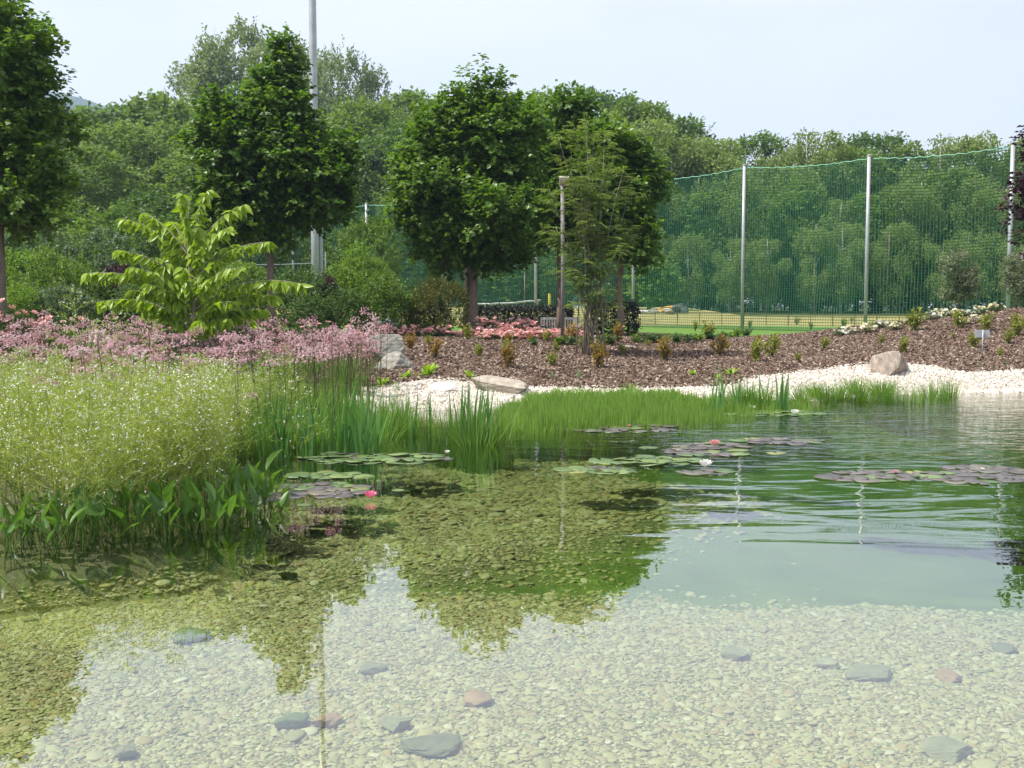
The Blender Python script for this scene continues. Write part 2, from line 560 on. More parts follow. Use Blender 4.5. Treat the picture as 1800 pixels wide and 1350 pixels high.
M['chip'] = random_mat('bark_chips', [(0, (.06, .036, .026)), (.35, (.115, .073, .052)), (.65, (.17, .115, .085)), (.88, (.26, .19, .145)), (1, (.46, .38, .32))], .85, .2, .35, 14)
M['pad_green'] = None


def pad_mat(name, a, b, edge):
    m, t, out = new_mat(name)
    oi = nd(t, "ShaderNodeObjectInfo")
    tcx = nd(t, "ShaderNodeTexCoord")
    nz = nd(t, "ShaderNodeTexNoise", Scale=9.0, Detail=4.0)
    t.links.new(tcx.outputs['Object'], nz.inputs['Vector'])
    ad = nd(t, "ShaderNodeMath", operation='ADD')
    t.links.new(nz.outputs[0], ad.inputs[0]); 
    sb = nd(t, "ShaderNodeMath", operation='MULTIPLY_ADD'); t.links.new(oi.outputs['Random'], sb.inputs[0]); sb.inputs[1].default_value = .6; sb.inputs[2].default_value = -.3
    t.links.new(sb.outputs[0], ad.inputs[1])
    c = ramp(t, ad.outputs[0], [(.25, a), (.65, b), (.95, edge)])
    p = nd(t, "ShaderNodeBsdfPrincipled", Roughness=.30)
    p.inputs['Specular IOR Level'].default_value = .8
    t.links.new(c, p.inputs['Base Color'])
    # radial ribs
    wv = nd(t, "ShaderNodeTexNoise", Scale=22.0, Detail=2.0)
    t.links.new(tcx.outputs['Object'], wv.inputs['Vector'])
    bn = nd(t, "ShaderNodeBump", Strength=.6, Distance=.006)
    t.links.new(wv.outputs[0], bn.inputs['Height']); t.links.new(bn.outputs[0], p.inputs['Normal'])
    t.links.new(p.outputs[0], out.inputs['Surface'])
    return m


M['pad_green'] = pad_mat('green_pad', (.085, .145, .045), (.14, .21, .06), (.22, .27, .08))
M['pad_purple'] = pad_mat('bronze_pad', (.085, .07, .07), (.14, .115, .11), (.16, .17, .08))
M['pad_yellow'] = pad_mat('yellowing_pad', (.15, .19, .05), (.23, .24, .06), (.36, .28, .06))


def ground_mat():
    m, t, out = new_mat('lawn_and_soil')
    g = nd(t, "ShaderNodeNewGeometry")
    sx = nd(t, "ShaderNodeSeparateXYZ"); t.links.new(g.outputs['Position'], sx.inputs[0])
    nz = nd(t, "ShaderNodeTexNoise", Scale=.7, Detail=6.0); t.links.new(g.outputs['Position'], nz.inputs['Vector'])
    nf = nd(t, "ShaderNodeTexNoise", Scale=14.0, Detail=5.0); t.links.new(g.outputs['Position'], nf.inputs['Vector'])
    lawn = ramp(t, nf.outputs[0], [(.3, (.075, .15, .03)), (.7, (.13, .22, .045))])
    dry = ramp(t, nf.outputs[0], [(.3, (.22, .20, .075)), (.7, (.33, .29, .12))])
    # the mown mound is dry from about 45 m on
    f = nd(t, "ShaderNodeMapRange"); f.inputs['From Min'].default_value = 45.2; f.inputs['From Max'].default_value = 46.4
    a = nd(t, "ShaderNodeMath", operation='ADD'); t.links.new(sx.outputs['Y'], a.inputs[0])
    nn = nd(t, "ShaderNodeMath", operation='MULTIPLY_ADD'); t.links.new(nz.outputs[0], nn.inputs[0]); nn.inputs[1].default_value = 2.4; nn.inputs[2].default_value = -1.2
    t.links.new(nn.outputs[0], a.inputs[1]); t.links.new(a.outputs[0], f.inputs['Value'])
    c = mixc(t, f.outputs[0], lawn, dry)
    # leaf litter under the wood from about 68 m
    f2 = nd(t, "ShaderNodeMapRange"); f2.inputs['From Min'].default_value = 67.0; f2.inputs['From Max'].default_value = 70.0
    t.links.new(a.outputs[0], f2.inputs['Value'])
    c = mixc(t, f2.outputs[0], c, (.045, .06, .025))
    # bare dark soil of the planted borders
    f3 = nd(t, "ShaderNodeMapRange"); f3.inputs['From Min'].default_value = 37.5; f3.inputs['From Max'].default_value = 36.5
    xs = nd(t, "ShaderNodeMapRange"); xs.inputs['From Min'].default_value = 5.2; xs.inputs['From Max'].default_value = 4.4
    t.links.new(sx.outputs['X'], xs.inputs['Value']); t.links.new(a.outputs[0], f3.inputs['Value'])
    mm = nd(t, "ShaderNodeMath", operation='MULTIPLY'); t.links.new(f3.outputs[0], mm.inputs[0]); t.links.new(xs.outputs[0], mm.inputs[1])
    soil = ramp(t, nf.outputs[0], [(.3, (.045, .03, .02)), (.7, (.10, .066, .045))])
    c = mixc(t, mm.outputs[0], c, soil)
    p = nd(t, "ShaderNodeBsdfPrincipled", Roughness=.95); p.inputs['Specular IOR Level'].default_value = .1
    t.links.new(c, p.inputs['Base Color'])
    bn = nd(t, "ShaderNodeBump", Strength=.8, Distance=.05); t.links.new(nf.outputs[0], bn.inputs['Height']); t.links.new(bn.outputs[0], p.inputs['Normal'])
    t.links.new(p.outputs[0], out.inputs['Surface'])
    return m


def floor_mat():
    m, t, out = new_mat('pond_bed')
    g = nd(t, "ShaderNodeNewGeometry")
    sx = nd(t, "ShaderNodeSeparateXYZ"); t.links.new(g.outputs['Position'], sx.inputs[0])
    vo = nd(t, "ShaderNodeTexVoronoi", Scale=24.0); t.links.new(g.outputs['Position'], vo.inputs['Vector'])
    peb = ramp(t, vo.outputs['Color'], [(0, (.22, .24, .13)), (.35, (.42, .42, .25)), (.7, (.55, .51, .34)), (1, (.36, .33, .19))])
    edge = ramp(t, vo.outputs['Distance'], [(0, (1.05,) * 3), (.02, (1.0,) * 3), (.045, (.45,) * 3)])
    peb = mixc(t, 1.0, peb, edge, 'MULTIPLY')
    nz = nd(t, "ShaderNodeTexNoise", Scale=1.6, Detail=6.0); t.links.new(g.outputs['Position'], nz.inputs['Vector'])
    deep_scatter = ramp(t, nz.outputs[0], [(.3, (.105, .17, .045)), (.7, (.18, .25, .075))])
    # deep water's scattered green light painted on the basin bed; shelf stays gravel
    f = nd(t, "ShaderNodeMapRange"); f.inputs['From Min'].default_value = -.345; f.inputs['From Max'].default_value = -.45
    t.links.new(sx.outputs['Z'], f.inputs['Value'])
    c = mixc(t, f.outputs[0], peb, deep_scatter)
    p = nd(t, "ShaderNodeBsdfPrincipled", Roughness=.9); p.inputs['Specular IOR Level'].default_value = .1
    t.links.new(c, p.inputs['Base Color'])
    t.links.new(p.outputs[0], out.inputs['Surface'])
    return m


def water_mat():
    m, t, out = new_mat('pond_water')
    g = nd(t, "ShaderNodeNewGeometry")
    sx = nd(t, "ShaderNodeSeparateXYZ"); t.links.new(g.outputs['Position'], sx.inputs[0])

    def field(scale, stretch, detail, dist=0.0):
        mpn = nd(t, "ShaderNodeMapping"); mpn.inputs['Scale'].default_value = stretch
        mpn.inputs['Rotation'].default_value = (0, 0, .12)
        t.links.new(g.outputs['Position'], mpn.inputs['Vector'])
        nz = nd(t, "ShaderNodeTexNoise", Scale=scale, Detail=detail, Distortion=dist)
        t.links.new(mpn.outputs[0], nz.inputs['Vector'])
        return nz.outputs[0]

    def rng(sock, a, b, lo=0.0, hi=1.0):
        n = nd(t, "ShaderNodeMapRange", interpolation_type='SMOOTHSTEP')
        n.inputs['From Min'].default_value = a; n.inputs['From Max'].default_value = b
        n.inputs['To Min'].default_value = lo; n.inputs['To Max'].default_value = hi
        t.links.new(sock, n.inputs['Value'])
        return n.outputs[0]

    def mul(a, b):
        n = nd(t, "ShaderNodeMath", operation='MULTIPLY')
        for i, v in enumerate((a, b)):
            if isinstance(v, float): n.inputs[i].default_value = v
            else: t.links.new(v, n.inputs[i])
        return n.outputs[0]

    def add(a, b):
        n = nd(t, "ShaderNodeMath", operation='ADD'); t.links.new(a, n.inputs[0]); t.links.new(b, n.inputs[1]); return n.outputs[0]
    # a breeze wrinkles the open middle; the near margin and the reed bays lie calm
    lee = rng(sx.outputs['X'], -1.0, 1.6, .12, 1.0)
    mid = mul(rng(sx.outputs['Y'], 5.9, 7.8, .05, 1.0), lee)
    far = mul(rng(sx.outputs['Y'], 8.5, 12.5), lee)
    h = add(add(mul(mul(field(.9, (.55, 1.6, 1), 2.5, 1.2), mid), .016), mul(mul(field(2.3, (.5, 1.6, 1), 2.0, .8), mid), .0042)), mul(mul(field(5.0, (.5, 1.6, 1), 2.5), far), .016))
    h = add(h, mul(field(2.2, (1, 1.3, 1), 1.0), .0013))
    bn = nd(t, "ShaderNodeBump", Strength=1.0, Distance=1.0)
    t.links.new(h, bn.inputs['Height'])
    fr = nd(t, "ShaderNodeFresnel", IOR=1.333); t.links.new(bn.outputs[0], fr.inputs['Normal'])
    gl = nd(t, "ShaderNodeBsdfGlossy", Roughness=0.0); t.links.new(bn.outputs[0], gl.inputs['Normal'])
    tr = nd(t, "ShaderNodeBsdfTransparent")
    ms = nd(t, "ShaderNodeMixShader")
    pw = nd(t, "ShaderNodeMath", operation='POWER'); pw.inputs[1].default_value = .50
    t.links.new(fr.outputs[0], pw.inputs[0])
    t.links.new(pw.outputs[0], ms.inputs[0]); t.links.new(tr.outputs[0], ms.inputs[1]); t.links.new(gl.outputs[0], ms.inputs[2])
    t.links.new(ms.outputs[0], out.inputs['Surface'])
    va = nd(t, "ShaderNodeVolumeAbsorption", Density=.55)
    va.inputs['Color'].default_value = (.64, .84, .34, 1)
    t.links.new(va.outputs[0], out.inputs['Volume'])
    return m


# ------------------------------------------------------------------ the lie of the land
BX = np.array([-40, -4, -2.2, -1.3, .3, 1.85, 3.56, 4.16, 6.1, 7.1, 7.7, 8.35, 9.6, 13, 20, 40])
BY = np.array([17.5, 17.4, 17.4, 17.8, 17.5, 17.57, 17.8, 18.4, 20.1, 20.5, 20.3, 19.8, 20.2, 21, 22, 24])
BZ = np.array([.2, .2, .2, .30, .18, .15, .18, .28, .38, .42, .40, .30, .33, .35, .35, .35])
SY = np.array([16.6, 16.4, 16.0, 16.0, 16.2, 16.3, 16.4, 16.9, 18.5, 19.0, 19.2, 19.15, 19.5, 20.2, 21, 23])
TX = np.array([-40, 2, 4, 5.7, 8.1, 9.9, 11.4, 12.8, 15, 40])
TZ = np.array([.74, .74, .66, .65, .86, 1.07, 1.29, 1.5, 1.7, 1.8])
# left marsh margin: X of the planted shelf for each Y
MY = np.array([-6, 3, 5.6, 6.3, 6.8, 7.9, 9.5, 11, 12, 14, 16, 40])
MX = np.array([-7, -6, -4.2, -3.0, -2.1, -1.6, -2.1, -2.1, -1.7, -1.8, -2.0, -2.0])
# deep basin outline, from the photo's drop-off edge (seen on the shelf at z = -0.35)
DEEP_PX = [(2600, 1160), (1800, 1118), (1450, 1086), (1100, 1078), (800, 1060), (650, 1046), (610, 1033), (650, 1016), (760, 1000),
           (870, 985), (905, 955), (1067, 908), (1190, 882), (1130, 856), (990, 838), (985, 805), (1060, 778), (1320, 748), (1700, 724), (2600, 724)]
DEEP = np.array([at(px, py, z=-.35)[:2] for px, py in DEEP_PX])


def poly_sd(x, y, poly):
    """signed distance to polygon, negative inside"""
    d = np.full(x.shape, 1e9); ins = np.zeros(x.shape, bool)
    n = len(poly)
    for i in range(n):
        ax, ay = poly[i]; bx, by = poly[(i + 1) % n]
        ex, ey = bx - ax, by - ay
        tt = np.clip(((x - ax) * ex + (y - ay) * ey) / (ex * ex + ey * ey), 0, 1)
        d = np.minimum(d, np.hypot(x - ax - tt * ex, y - ay - tt * ey))
        c = ((ay > y) != (by > y)) & (x < (bx - ax) * (y - ay) / (by - ay + 1e-12) + ax)
        ins ^= c
    return np.where(ins, -d, d)


def H(x, y):
    x = np.asarray(x, float); y = np.asarray(y, float)
    x, y = np.broadcast_arrays(x, y)
    b = np.interp(x, BX, BY); zb = np.interp(x, BX, BZ); s = np.interp(x, BX, SY); zt = np.interp(x, TX, TZ)
    # pond
    under = -.34 * sstep((s - y) / 1.6)
    sd = poly_sd(x, y, DEEP)
    under = np.where(sd + .30 * vnoise(np.stack([x, y, 0 * x], -1), 2.6, 9) < .35, under - .40 * sstep((.35 - sd - .30 * vnoise(np.stack([x, y, 0 * x], -1), 2.6, 9)) / 3.4), under)
    t = (y - s) / (b - s)
    z = np.where(y < s, under, np.clip(t, 0, 1) * zb)
    # bank, plateau, lawn
    e = np.clip((y - b) / 8.5, 0, 1)
    z = np.where(y > b, zb + (zt - zb) * (1 - (1 - e) ** 1.25), z)
    lawn = .66 + .84 * np.exp(-((y - 60) / 9.0) ** 2) * (1 - sstep((x - 8.5) / 7.5)) + .5 * sstep((y - 62) / 12)
    k = sstep((y - 28.0) / 4.5)
    z = z * (1 - k) + lawn * k
    z = z - .36 * np.exp(-((x - 1.5) ** 2 + (y - 34.0) ** 2) / 5.0)
    # left marsh shelf rises out of the pond into the bank
    m = np.interp(y, MY, MX) - x
    marsh = -.30 + .22 * sstep(m / .5) + .35 * np.clip((m - .5) / 6, 0, 1) + .25 * sstep((y - 9) / 9) * sstep(m / 2.0)
    z = np.where((y < b) & (m > 0), np.maximum(z, np.minimum(marsh, .45)), z)
    # the ground closes round the pond behind and beside the camera
    z = np.where(y < -1.5, np.maximum(z, -.34 + .9 * sstep((-1.5 - y) / 3)), z)
    z = np.where(x > 22, np.maximum(z, -.34 + 1.3 * sstep((x - 22) / 4)), z)
    z = np.where(x < -12, np.maximum(z, -.3 + .9 * sstep((-12 - x) / 3)), z)
    return z


def h1(x, y):
    return float(H(np.array([x]), np.array([y]))[0])


def hit(px, py):
    """where the sight line through a pixel meets the land"""
    d = ray(px, py)
    ts = np.concatenate([np.arange(3, 40, .05), np.arange(40, 120, .25)]) / d[1]
    X, Y, Z = d[0] * ts, d[1] * ts, EYE + d[2] * ts
    below = np.nonzero(Z < H(X, Y))[0]
    i = below[0] if len(below) else len(ts) - 1
    return np.array([X[i], Y[i], h1(X[i], Y[i])])


def grid_mesh(name, X, Y, Z, mats, smooth=True, keep=None):
    ny, nx = X.shape
    V = np.stack([X, Y, Z], -1).reshape(-1, 3)
    i = np.arange(ny - 1)[:, None] * nx + np.arange(nx - 1)[None]
    F = np.stack([i, i + 1, i + nx + 1, i + nx], -1).reshape(-1, 4)
    if keep is not None:
        F = F[keep.ravel()]
    return mk_mesh(name, V, [F], mats, smooth=smooth)


gx = np.concatenate([-np.geomspace(900, 26, 22), np.arange(-24, 30.1, .6), np.geomspace(32, 900, 22)])
gy = np.concatenate([-np.geomspace(300, 8, 12), np.arange(-7, 40, .5), np.arange(40, 90, 1.5), np.geomspace(92, 1400, 24)])
X, Y = np.meshgrid(gx, gy)
Z = H(X, Y)
b_ = np.interp(X, BX, BY)
cover = sstep((X + 13.0) / .8) * sstep((25 - X) / .8) * sstep((Y + 4) / .8) * sstep((b_ + 6.5 - Y) / .8)
Z = Z - .6 * cover
ground = struct('ground', grid_mesh('ground', X, Y, Z, [ground_mat()]))

xs = np.arange(-13.5, 25.6, .11); ys = np.arange(-4.5, 24.0, .11)
X, Y = np.meshgrid(xs, ys)
Z = H(X, Y) + .012 * vnoise(np.stack([X, Y, 0 * X], -1), 2.1, 3)
xc, yc = (X[:-1, :-1] + X[1:, 1:]) / 2, (Y[:-1, :-1] + Y[1:, 1:]) / 2
pond_floor = struct('pond_floor', grid_mesh('pond_floor', X, Y, Z, [floor_mat()], keep=yc < np.interp(xc, BX, BY) + .1))

# gravel beach and mulch bank as sheets over the bank
u = np.linspace(0, 1, 24)[:, None]
bxs = np.arange(-2.6, 25, .12)[None]
bS, bB = np.interp(bxs, BX, SY), np.interp(bxs, BX, BY)
bX = bxs + 0 * u
bYy = (bS - .9) + (bB + .12 - bS + .9) * u
wob = vnoise(np.stack([bX, bYy, 0 * bX], -1), 3.0, 8)
struct('gravel_beach', grid_mesh('gravel_beach', bX, bYy, H(bX, bYy) + .012 + .02 * np.maximum(wob, 0),
       [plain_mat('gravel_bed', (.40, .35, .29), (.52, .46, .39), 40, .9, bump=.02)]))
u = np.linspace(0, 1, 60)[:, None]
mxs = np.arange(-13.4, 25, .25)[None]
mB = np.interp(mxs, BX, BY)
mX = mxs + 0 * u
mY = mB + (mB * 0 + 28.6 - mB) * u
mulch = struct('mulch_bed', grid_mesh('mulch_bed', mX, mY, H(mX, mY) + .022 + .015 * vnoise(np.stack([mX, mY, 0 * mX], -1), 2.4, 4),
               [plain_mat('mulch_soil', (.05, .03, .022), (.13, .08, .06), 30, .95, bump=.03)]))

# water body: one closed block of clear green water
V, F = box((8.0, 8.0, -1.5), (44, 30, 3.0))
water = struct('water', mk_mesh('water', V, [F], [water_mat()]))

# far forested hill
hx = np.linspace(-1000, 215, 120); hy = np.linspace(1150, 1400, 14)
X, Y = np.meshgrid(hx, hy)
ridge = np.interp(X, [-1000, -750, -590, -510, -470, -435, -380, -215, 215], [262, 262, 256, 242, 232, 224, 205, 100, 18])
Z = ridge * sstep((Y - 1150) / 90) + 3.5 * vnoise(np.stack([X, Y, 0 * X], -1), .16, 2) + np.where(Y > 1200, 3.5 * np.abs(vnoise(np.stack([X, Y, 0 * X], -1), .6, 6)), 0)
struct('hill', grid_mesh('hill', X, Y, Z, [M['hill']], smooth=False))

# ------------------------------------------------------------------ geometry-node scatter for what nobody could count
PROTO_N = [0]


def proto(me, name):
    PROTO_N[0] += 1
    return bpy.data.objects.new(name, me)      # never linked to the scene: only read by the scatter


def scatter(name, P, R, S, protos, idx=None, parent=None, label=None, cat=None):
    me = bpy.data.meshes.new(name)
    n = len(P)
    me.vertices.add(n)
    me.vertices.foreach_set("co", np.asarray(P, float).ravel())
    for an, arr in (("rot", R), ("scl", S)):
        a = me.attributes.new(an, 'FLOAT_VECTOR', 'POINT')
        a.data.foreach_set("vector", np.asarray(arr, float).ravel())
    a = me.attributes.new("pick", 'INT', 'POINT')
    a.data.foreach_set("value", (np.zeros(n) if idx is None else np.asarray(idx)).astype(np.int32))
    o = put(bpy.data.objects.new(name, me))
    ng = bpy.data.node_groups.new(name + "_scatter", 'GeometryNodeTree')
    ng.interface.new_socket("Geometry", in_out='INPUT', socket_type='NodeSocketGeometry')
    ng.interface.new_socket("Geometry", in_out='OUTPUT', socket_type='NodeSocketGeometry')
    gi, go = ng.nodes.new("NodeGroupInput"), ng.nodes.new("NodeGroupOutput")
    ip = ng.nodes.new("GeometryNodeInstanceOnPoints")
    jn = ng.nodes.new("GeometryNodeJoinGeometry")
    m2p = ng.nodes.new("GeometryNodeMeshToPoints")
    ng.links.new(gi.outputs[0], m2p.inputs['Mesh'])
    for pr in protos:
        oi = ng.nodes.new("GeometryNodeObjectInfo")
        oi.inputs['Object'].default_value = pr
        oi.inputs['As Instance'].default_value = True
        ng.links.new(oi.outputs['Geometry'], jn.inputs[0])
    ng.links.new(m2p.outputs[0], ip.inputs['Points'])
    ng.links.new(jn.outputs[0], ip.inputs['Instance'])
    ip.inputs['Pick Instance'].default_value = True
    for an, dt, sock in (("rot", 'FLOAT_VECTOR', 'Rotation'), ("scl", 'FLOAT_VECTOR', 'Scale'), ("pick", 'INT', 'Instance Index')):
        na = ng.nodes.new("GeometryNodeInputNamedAttribute")
        na.data_type = dt
        na.inputs['Name'].default_value = an
        out = [s for s in na.outputs if s.enabled and s.name == 'Attribute'][0]
        ng.links.new(out, ip.inputs[sock])
    ng.links.new(ip.outputs[0], go.inputs[0])
    md = o.modifiers.new("scatter", 'NODES')
    md.node_group = ng
    o["kind"] = "stuff"
    if parent is not None: o.parent = parent
    tag(o, label, cat)
    return o


# river pebbles on the shelf
r = rng_(11)


def in_view(x, y, z, m=80):
    t = y * cp - (z - EYE) * sp
    px = 900 + FPX * x / np.maximum(t, .1)
    py = 675 - FPX * ((z - EYE) * cp + y * sp) / np.maximum(t, .1)
    return (px > -m) & (px < 1800 + m) & (py > -m) & (py < 1350 + m), px, py


def jitter_field(y0, y1, sp0):
    gx_ = np.arange(-8, 8, sp0); gy_ = np.arange(y0, y1, sp0)
    a, b = np.meshgrid(gx_, gy_)
    a = a + (np.arange(len(gy_)) % 2)[:, None] * sp0 / 2
    a = a.ravel() + r.uniform(-.42, .42, a.size) * sp0; b = b.ravel() + r.uniform(-.42, .42, b.size) * sp0
    return a, b


PX_, PY_, PS_ = [], [], []
for y0, y1, s in ((3.6, 6.6, .0185), (6.6, 9.0, .026), (9.0, 14.5, .042)):
    a, b = jitter_field(y0, y1, s)
    PX_.append(a); PY_.append(b); PS_.append(np.full(a.size, s))
a, b, s = np.concatenate(PX_), np.concatenate(PY_), np.concatenate(PS_)
z = H(a, b) + .012 * vnoise(np.stack([a, b, 0 * a], -1), 2.1, 3)
ok = in_view(a, b, z)[0] & (poly_sd(a, b, DEEP) + .30 * vnoise(np.stack([a, b, 0 * a], -1), 2.6, 9) > np.clip(r.normal(-.30, .42, a.size), -1.7, .4) + .0 * vnoise(np.stack([a, b, 0 * a], -1), 5, 1)) & (z < -.12) & (b < np.interp(a, BX, SY) - .2) & (a > np.interp(b, MY, MX) - .25)
a, b, z, s = a[ok], b[ok], z[ok], s[ok]
big = np.exp(r.normal(-.05, .40, a.size)) * s * .57
S = np.stack([big * r.uniform(.95, 1.35, a.size), big * r.uniform(.7, 1.0, a.size), big * r.uniform(.25, .42, a.size)], -1)
R = np.stack([r.normal(0, .14, a.size), r.normal(0, .14, a.size), r.uniform(0, 6.28, a.size)], -1)
P = np.stack([a, b, z + S[:, 2] * .35], -1)
Vi, Fi = ico(1)


def pebble_mesh(k):
    q = Vi * (1 + .13 * vnoise(Vi * 1.7 + k * 3.1, 1.5, k))[:, None]
    return mk_mesh('pebble', q, [Fi], [M['pebble']], smooth=True)


peb_me = [pebble_mesh(k) for k in range(5)]
pick = r.integers(0, 5, a.size)
show = S[:, 0] / np.hypot(P[:, 1], 1.8)
inn = in_view(a, b, z, -10)[0]
order = np.argsort(-show * inn)
for i in order[:300]:
    o = part('pebble', peb_me[pick[i]], pond_floor, P[i], R[i], S[i])
rest = order[300:]
scatter('pebble_bed', P[rest], R[rest], S[rest], [proto(m_, 'pebble_proto') for m_ in peb_me], pick[rest], parent=pond_floor)

# white gravel on the beach
n = 42000
gxx = r.uniform(-2.6, 12.5, n); uu = r.random(n)
gs, gb = np.interp(gxx, BX, SY), np.interp(gxx, BX, BY)
gyy = gs - .5 + (gb + .10 + .08 * np.sin(gxx * 5) - gs + .5) * uu
gz = H(gxx, gyy) + .02
S = np.exp(r.normal(0, .25, n))[:, None] * .021 * r.uniform(.7, 1.3, (n, 3))
R = r.uniform(0, 6.28, (n, 3))


def chunk(k):
    V0, F0 = ico(0)
    q = V0 * (1 + .28 * rng_(k).normal(size=(len(V0), 1)))
    return mk_mesh('gravel_stone', q, [F0], [M['gravel']])


scatter('gravel', np.stack([gxx, gyy, gz], -1), R, S, [proto(chunk(k), 'gravel_proto') for k in range(4)], r.integers(0, 4, n),
        label='white crushed gravel spread along the far water edge', cat='gravel')

# bark chips on the mulch bank
n = 120000
cx = r.uniform(-9, 14.5, n)
cb = np.interp(cx, BX, BY)
cyv = cb - .02 + (28.4 - cb) * r.random(n) ** 1.25
cz = H(cx, cyv) + .022 + .015 * vnoise(np.stack([cx, cyv, 0 * cx], -1), 2.4, 4) + .008
S = np.stack([r.uniform(.020, .056, n), r.uniform(.010, .026, n), r.uniform(.005, .011, n)], -1)
R = np.stack([r.normal(0, .45, n), r.normal(0, .45, n), r.uniform(0, 6.28, n)], -1)


def chip(k):
    V0, F0 = box((0, 0, 0), (2, 2, 2))
    q = V0 * (1 + .22 * rng_(50 + k).normal(size=V0.shape))
    return mk_mesh('bark_chip', q, [F0], [M['chip']])


scatter('bark_mulch', np.stack([cx, cyv, cz], -1), R, S, [proto(chip(k), 'chip_proto') for k in range(4)], r.integers(0, 4, n),
        label='brown bark mulch covering the planted bank', cat='mulch')


# ------------------------------------------------------------------ trees with a drawn crown
def px_lobes(Y0, rows):
    out = []
    k = Y0 / FPX
    for row in rows:
        px, py, rx, ry = row[:4]
        dy = row[4] if len(row) > 4 else 0.0
        c = at(px, py, Y=Y0 + dy)
        out.append((*c, rx * k, (rx * .6 + ry * .4) * k, ry * k))
    return np.array(out)


def sublobes(lobes, m, seed, size=(.40, .58), dist=(.50, .78)):
    r = rng_(seed)
    out = []
    for l in lobes:
        for j in range(m):
            u = unit(r.normal(size=3) * [1, 1, .9])
            s = r.uniform(*size)
            out.append((*(l[:3] + u * r.uniform(*dist) * l[3:6]), *(l[3:6] * s * [1, 1, .85])))
    return np.array(out)


def crown_mesh(name, lobes, base, mat, n, k, R, L, W, seed, lift=.25, sag=.2, fill=2500, tips=None, twig=None):
    r = rng_(seed)
    P, O = lobe_points(r, lobes, n)
    g = Geo()
    V, F = sprays(r, P - base, O, k, R, L, W, lift, sag)
    g.add(V, F, 0)
    # leaves deeper inside
    P2, O2 = lobe_points(r, np.concatenate([lobes[:, :3], lobes[:, 3:] * .72], 1), fill, shell=.9, inner_rej=0.0)
    V, F = leaves(P2 - base, randdir(r, fill), UP + r.normal(size=(fill, 3)) * .5, L * 1.3, W * 1.4)
    g.add(V, F, 0)
    if tips is not None:      # upright leading shoots at the top
        for (a, bdir, ln) in tips:
            m = int(ln / .13) + 2
            for j in range(m):
                t = j / m
                q = a + bdir * ln * t
                rr = (1 - t) * .30 + .08
                kk = int(5 + 8 * (1 - t))
                an = r.uniform(0, 6.28, kk)
                D = np.stack([np.cos(an), np.sin(an), r.uniform(-.2, .3, kk)], -1)
                V, F = leaves(q + D * rr * r.uniform(.2, 1, (kk, 1)) - base, D, UP + r.normal(size=(kk, 3)) * .3, L * r.uniform(.8, 1.1, kk), W * r.uniform(.8, 1.1, kk))
                g.add(V, F, 0)
    return g.mesh(name, [mat])


def trunk_mesh(base, top, r0, r1, targets, mat, seed, bend=.022, n=9):
    r = rng_(seed)
    g = Geo()
    ts = np.linspace(0, 1, 7)
    axis = top - base
    pts = np.stack([axis * t + np.array([r.normal() * bend * math.sin(t * pi), r.normal() * bend * math.sin(t * pi), 0]) for t in ts])
    rr = r0 + (r1 - r0) * ts
    rr[0] *= 1.3
    g.add(*tube(pts, rr, n))
    for tg in targets:
        f = r.uniform(.55, .95)
        a = axis * f
        b = tg - base
        mid = (a + b) / 2 + np.array([0, 0, -.12 * np.linalg.norm(b - a)])
        g.add(*tube(np.stack([a, mid, b]), [r1 * .8, r1 * .5, r1 * .18], 5))
    return g.mesh('trunk', [mat], smooth=True)


def drawn_tree(name, label, base_px, Y0, rows, mat, bark, r0, n=1300, k=14, R=.26, L=.17, W=.15, seed=1, tips=(), trunk_top=None, cat='tree', group=None, fill=2500, lift=.25, sag=.2):
    x = at(base_px, 540, Y=Y0)[0]
    base = np.array([x, Y0, h1(x, Y0)])
    t = thing(name, label, cat, base, group=group)
    lobes = px_lobes(Y0, rows)
    top = at(trunk_top[0], trunk_top[1], Y=Y0) if trunk_top else lobes[0][:3]
    part('trunk', trunk_mesh(base, top, r0, r0 * .45, [l[:3] for l in lobes[1:]], bark, seed), t)
    tp = [(at(px, py, Y=Y0), unit(np.array([dx, 0.0, 1.0])), ln) for (px, py, dx, ln) in tips]
    part('crown', crown_mesh('crown', sublobes(lobes, 6, seed + 3), base, mat, n, k, R, L, W, seed + 7, lift, sag, fill, tp), t, kind=None)
    return t


GM = 'row of round-headed maple trees'
drawn_tree('maple_tree', 'big dark maple whose trunk stands at the pink rose bushes by the marsh', 1, 23.0,
           [(10, 130, 90, 110), (-70, 160, 110, 150), (70, 130, 45, 80), (-20, 40, 80, 70), (60, 250, 80, 80), (-40, 300, 150, 90), (100, 300, 48, 60, -.2), (30, 350, 100, 55), (60, 380, 60, 40, -.6), (-110, 40, 90, 120)],
           M['maple'], M['bark'], .12, n=1700, k=17, R=.26, L=.135, W=.115, seed=21, tips=[(75, 80, .02, .75), (45, 60, -.05, .6), (10, 20, 0, .6), (105, 160, .2, .6), (-10, -10, 0, .6)], trunk_top=(0, 200), group=GM)
drawn_tree('maple_tree', 'maple with a wide lopsided crown and pale trunk behind the young cherry tree', 475, 27.0,
           [(495, 160, 42, 60), (498, 108, 24, 40), (440, 200, 78, 55), (385, 230, 45, 55), (520, 210, 45, 60), (450, 275, 95, 70), (395, 320, 55, 60), (540, 300, 75, 45, -.5), (600, 285, 36, 38, -.4), (500, 350, 100, 55, -.2), (440, 390, 75, 40), (565, 340, 50, 36, -.3), (480, 395, 52, 35)],
           M['maple'], M['bark'], .105, n=2000, k=17, R=.26, L=.135, W=.115, seed=33, tips=[(500, 92, .0, .4), (484, 100, -.1, .4), (516, 104, .1, .35), (525, 130, .1, .45), (420, 170, -.1, .4), (610, 270, .2, .3)], trunk_top=(478, 260), group=GM)
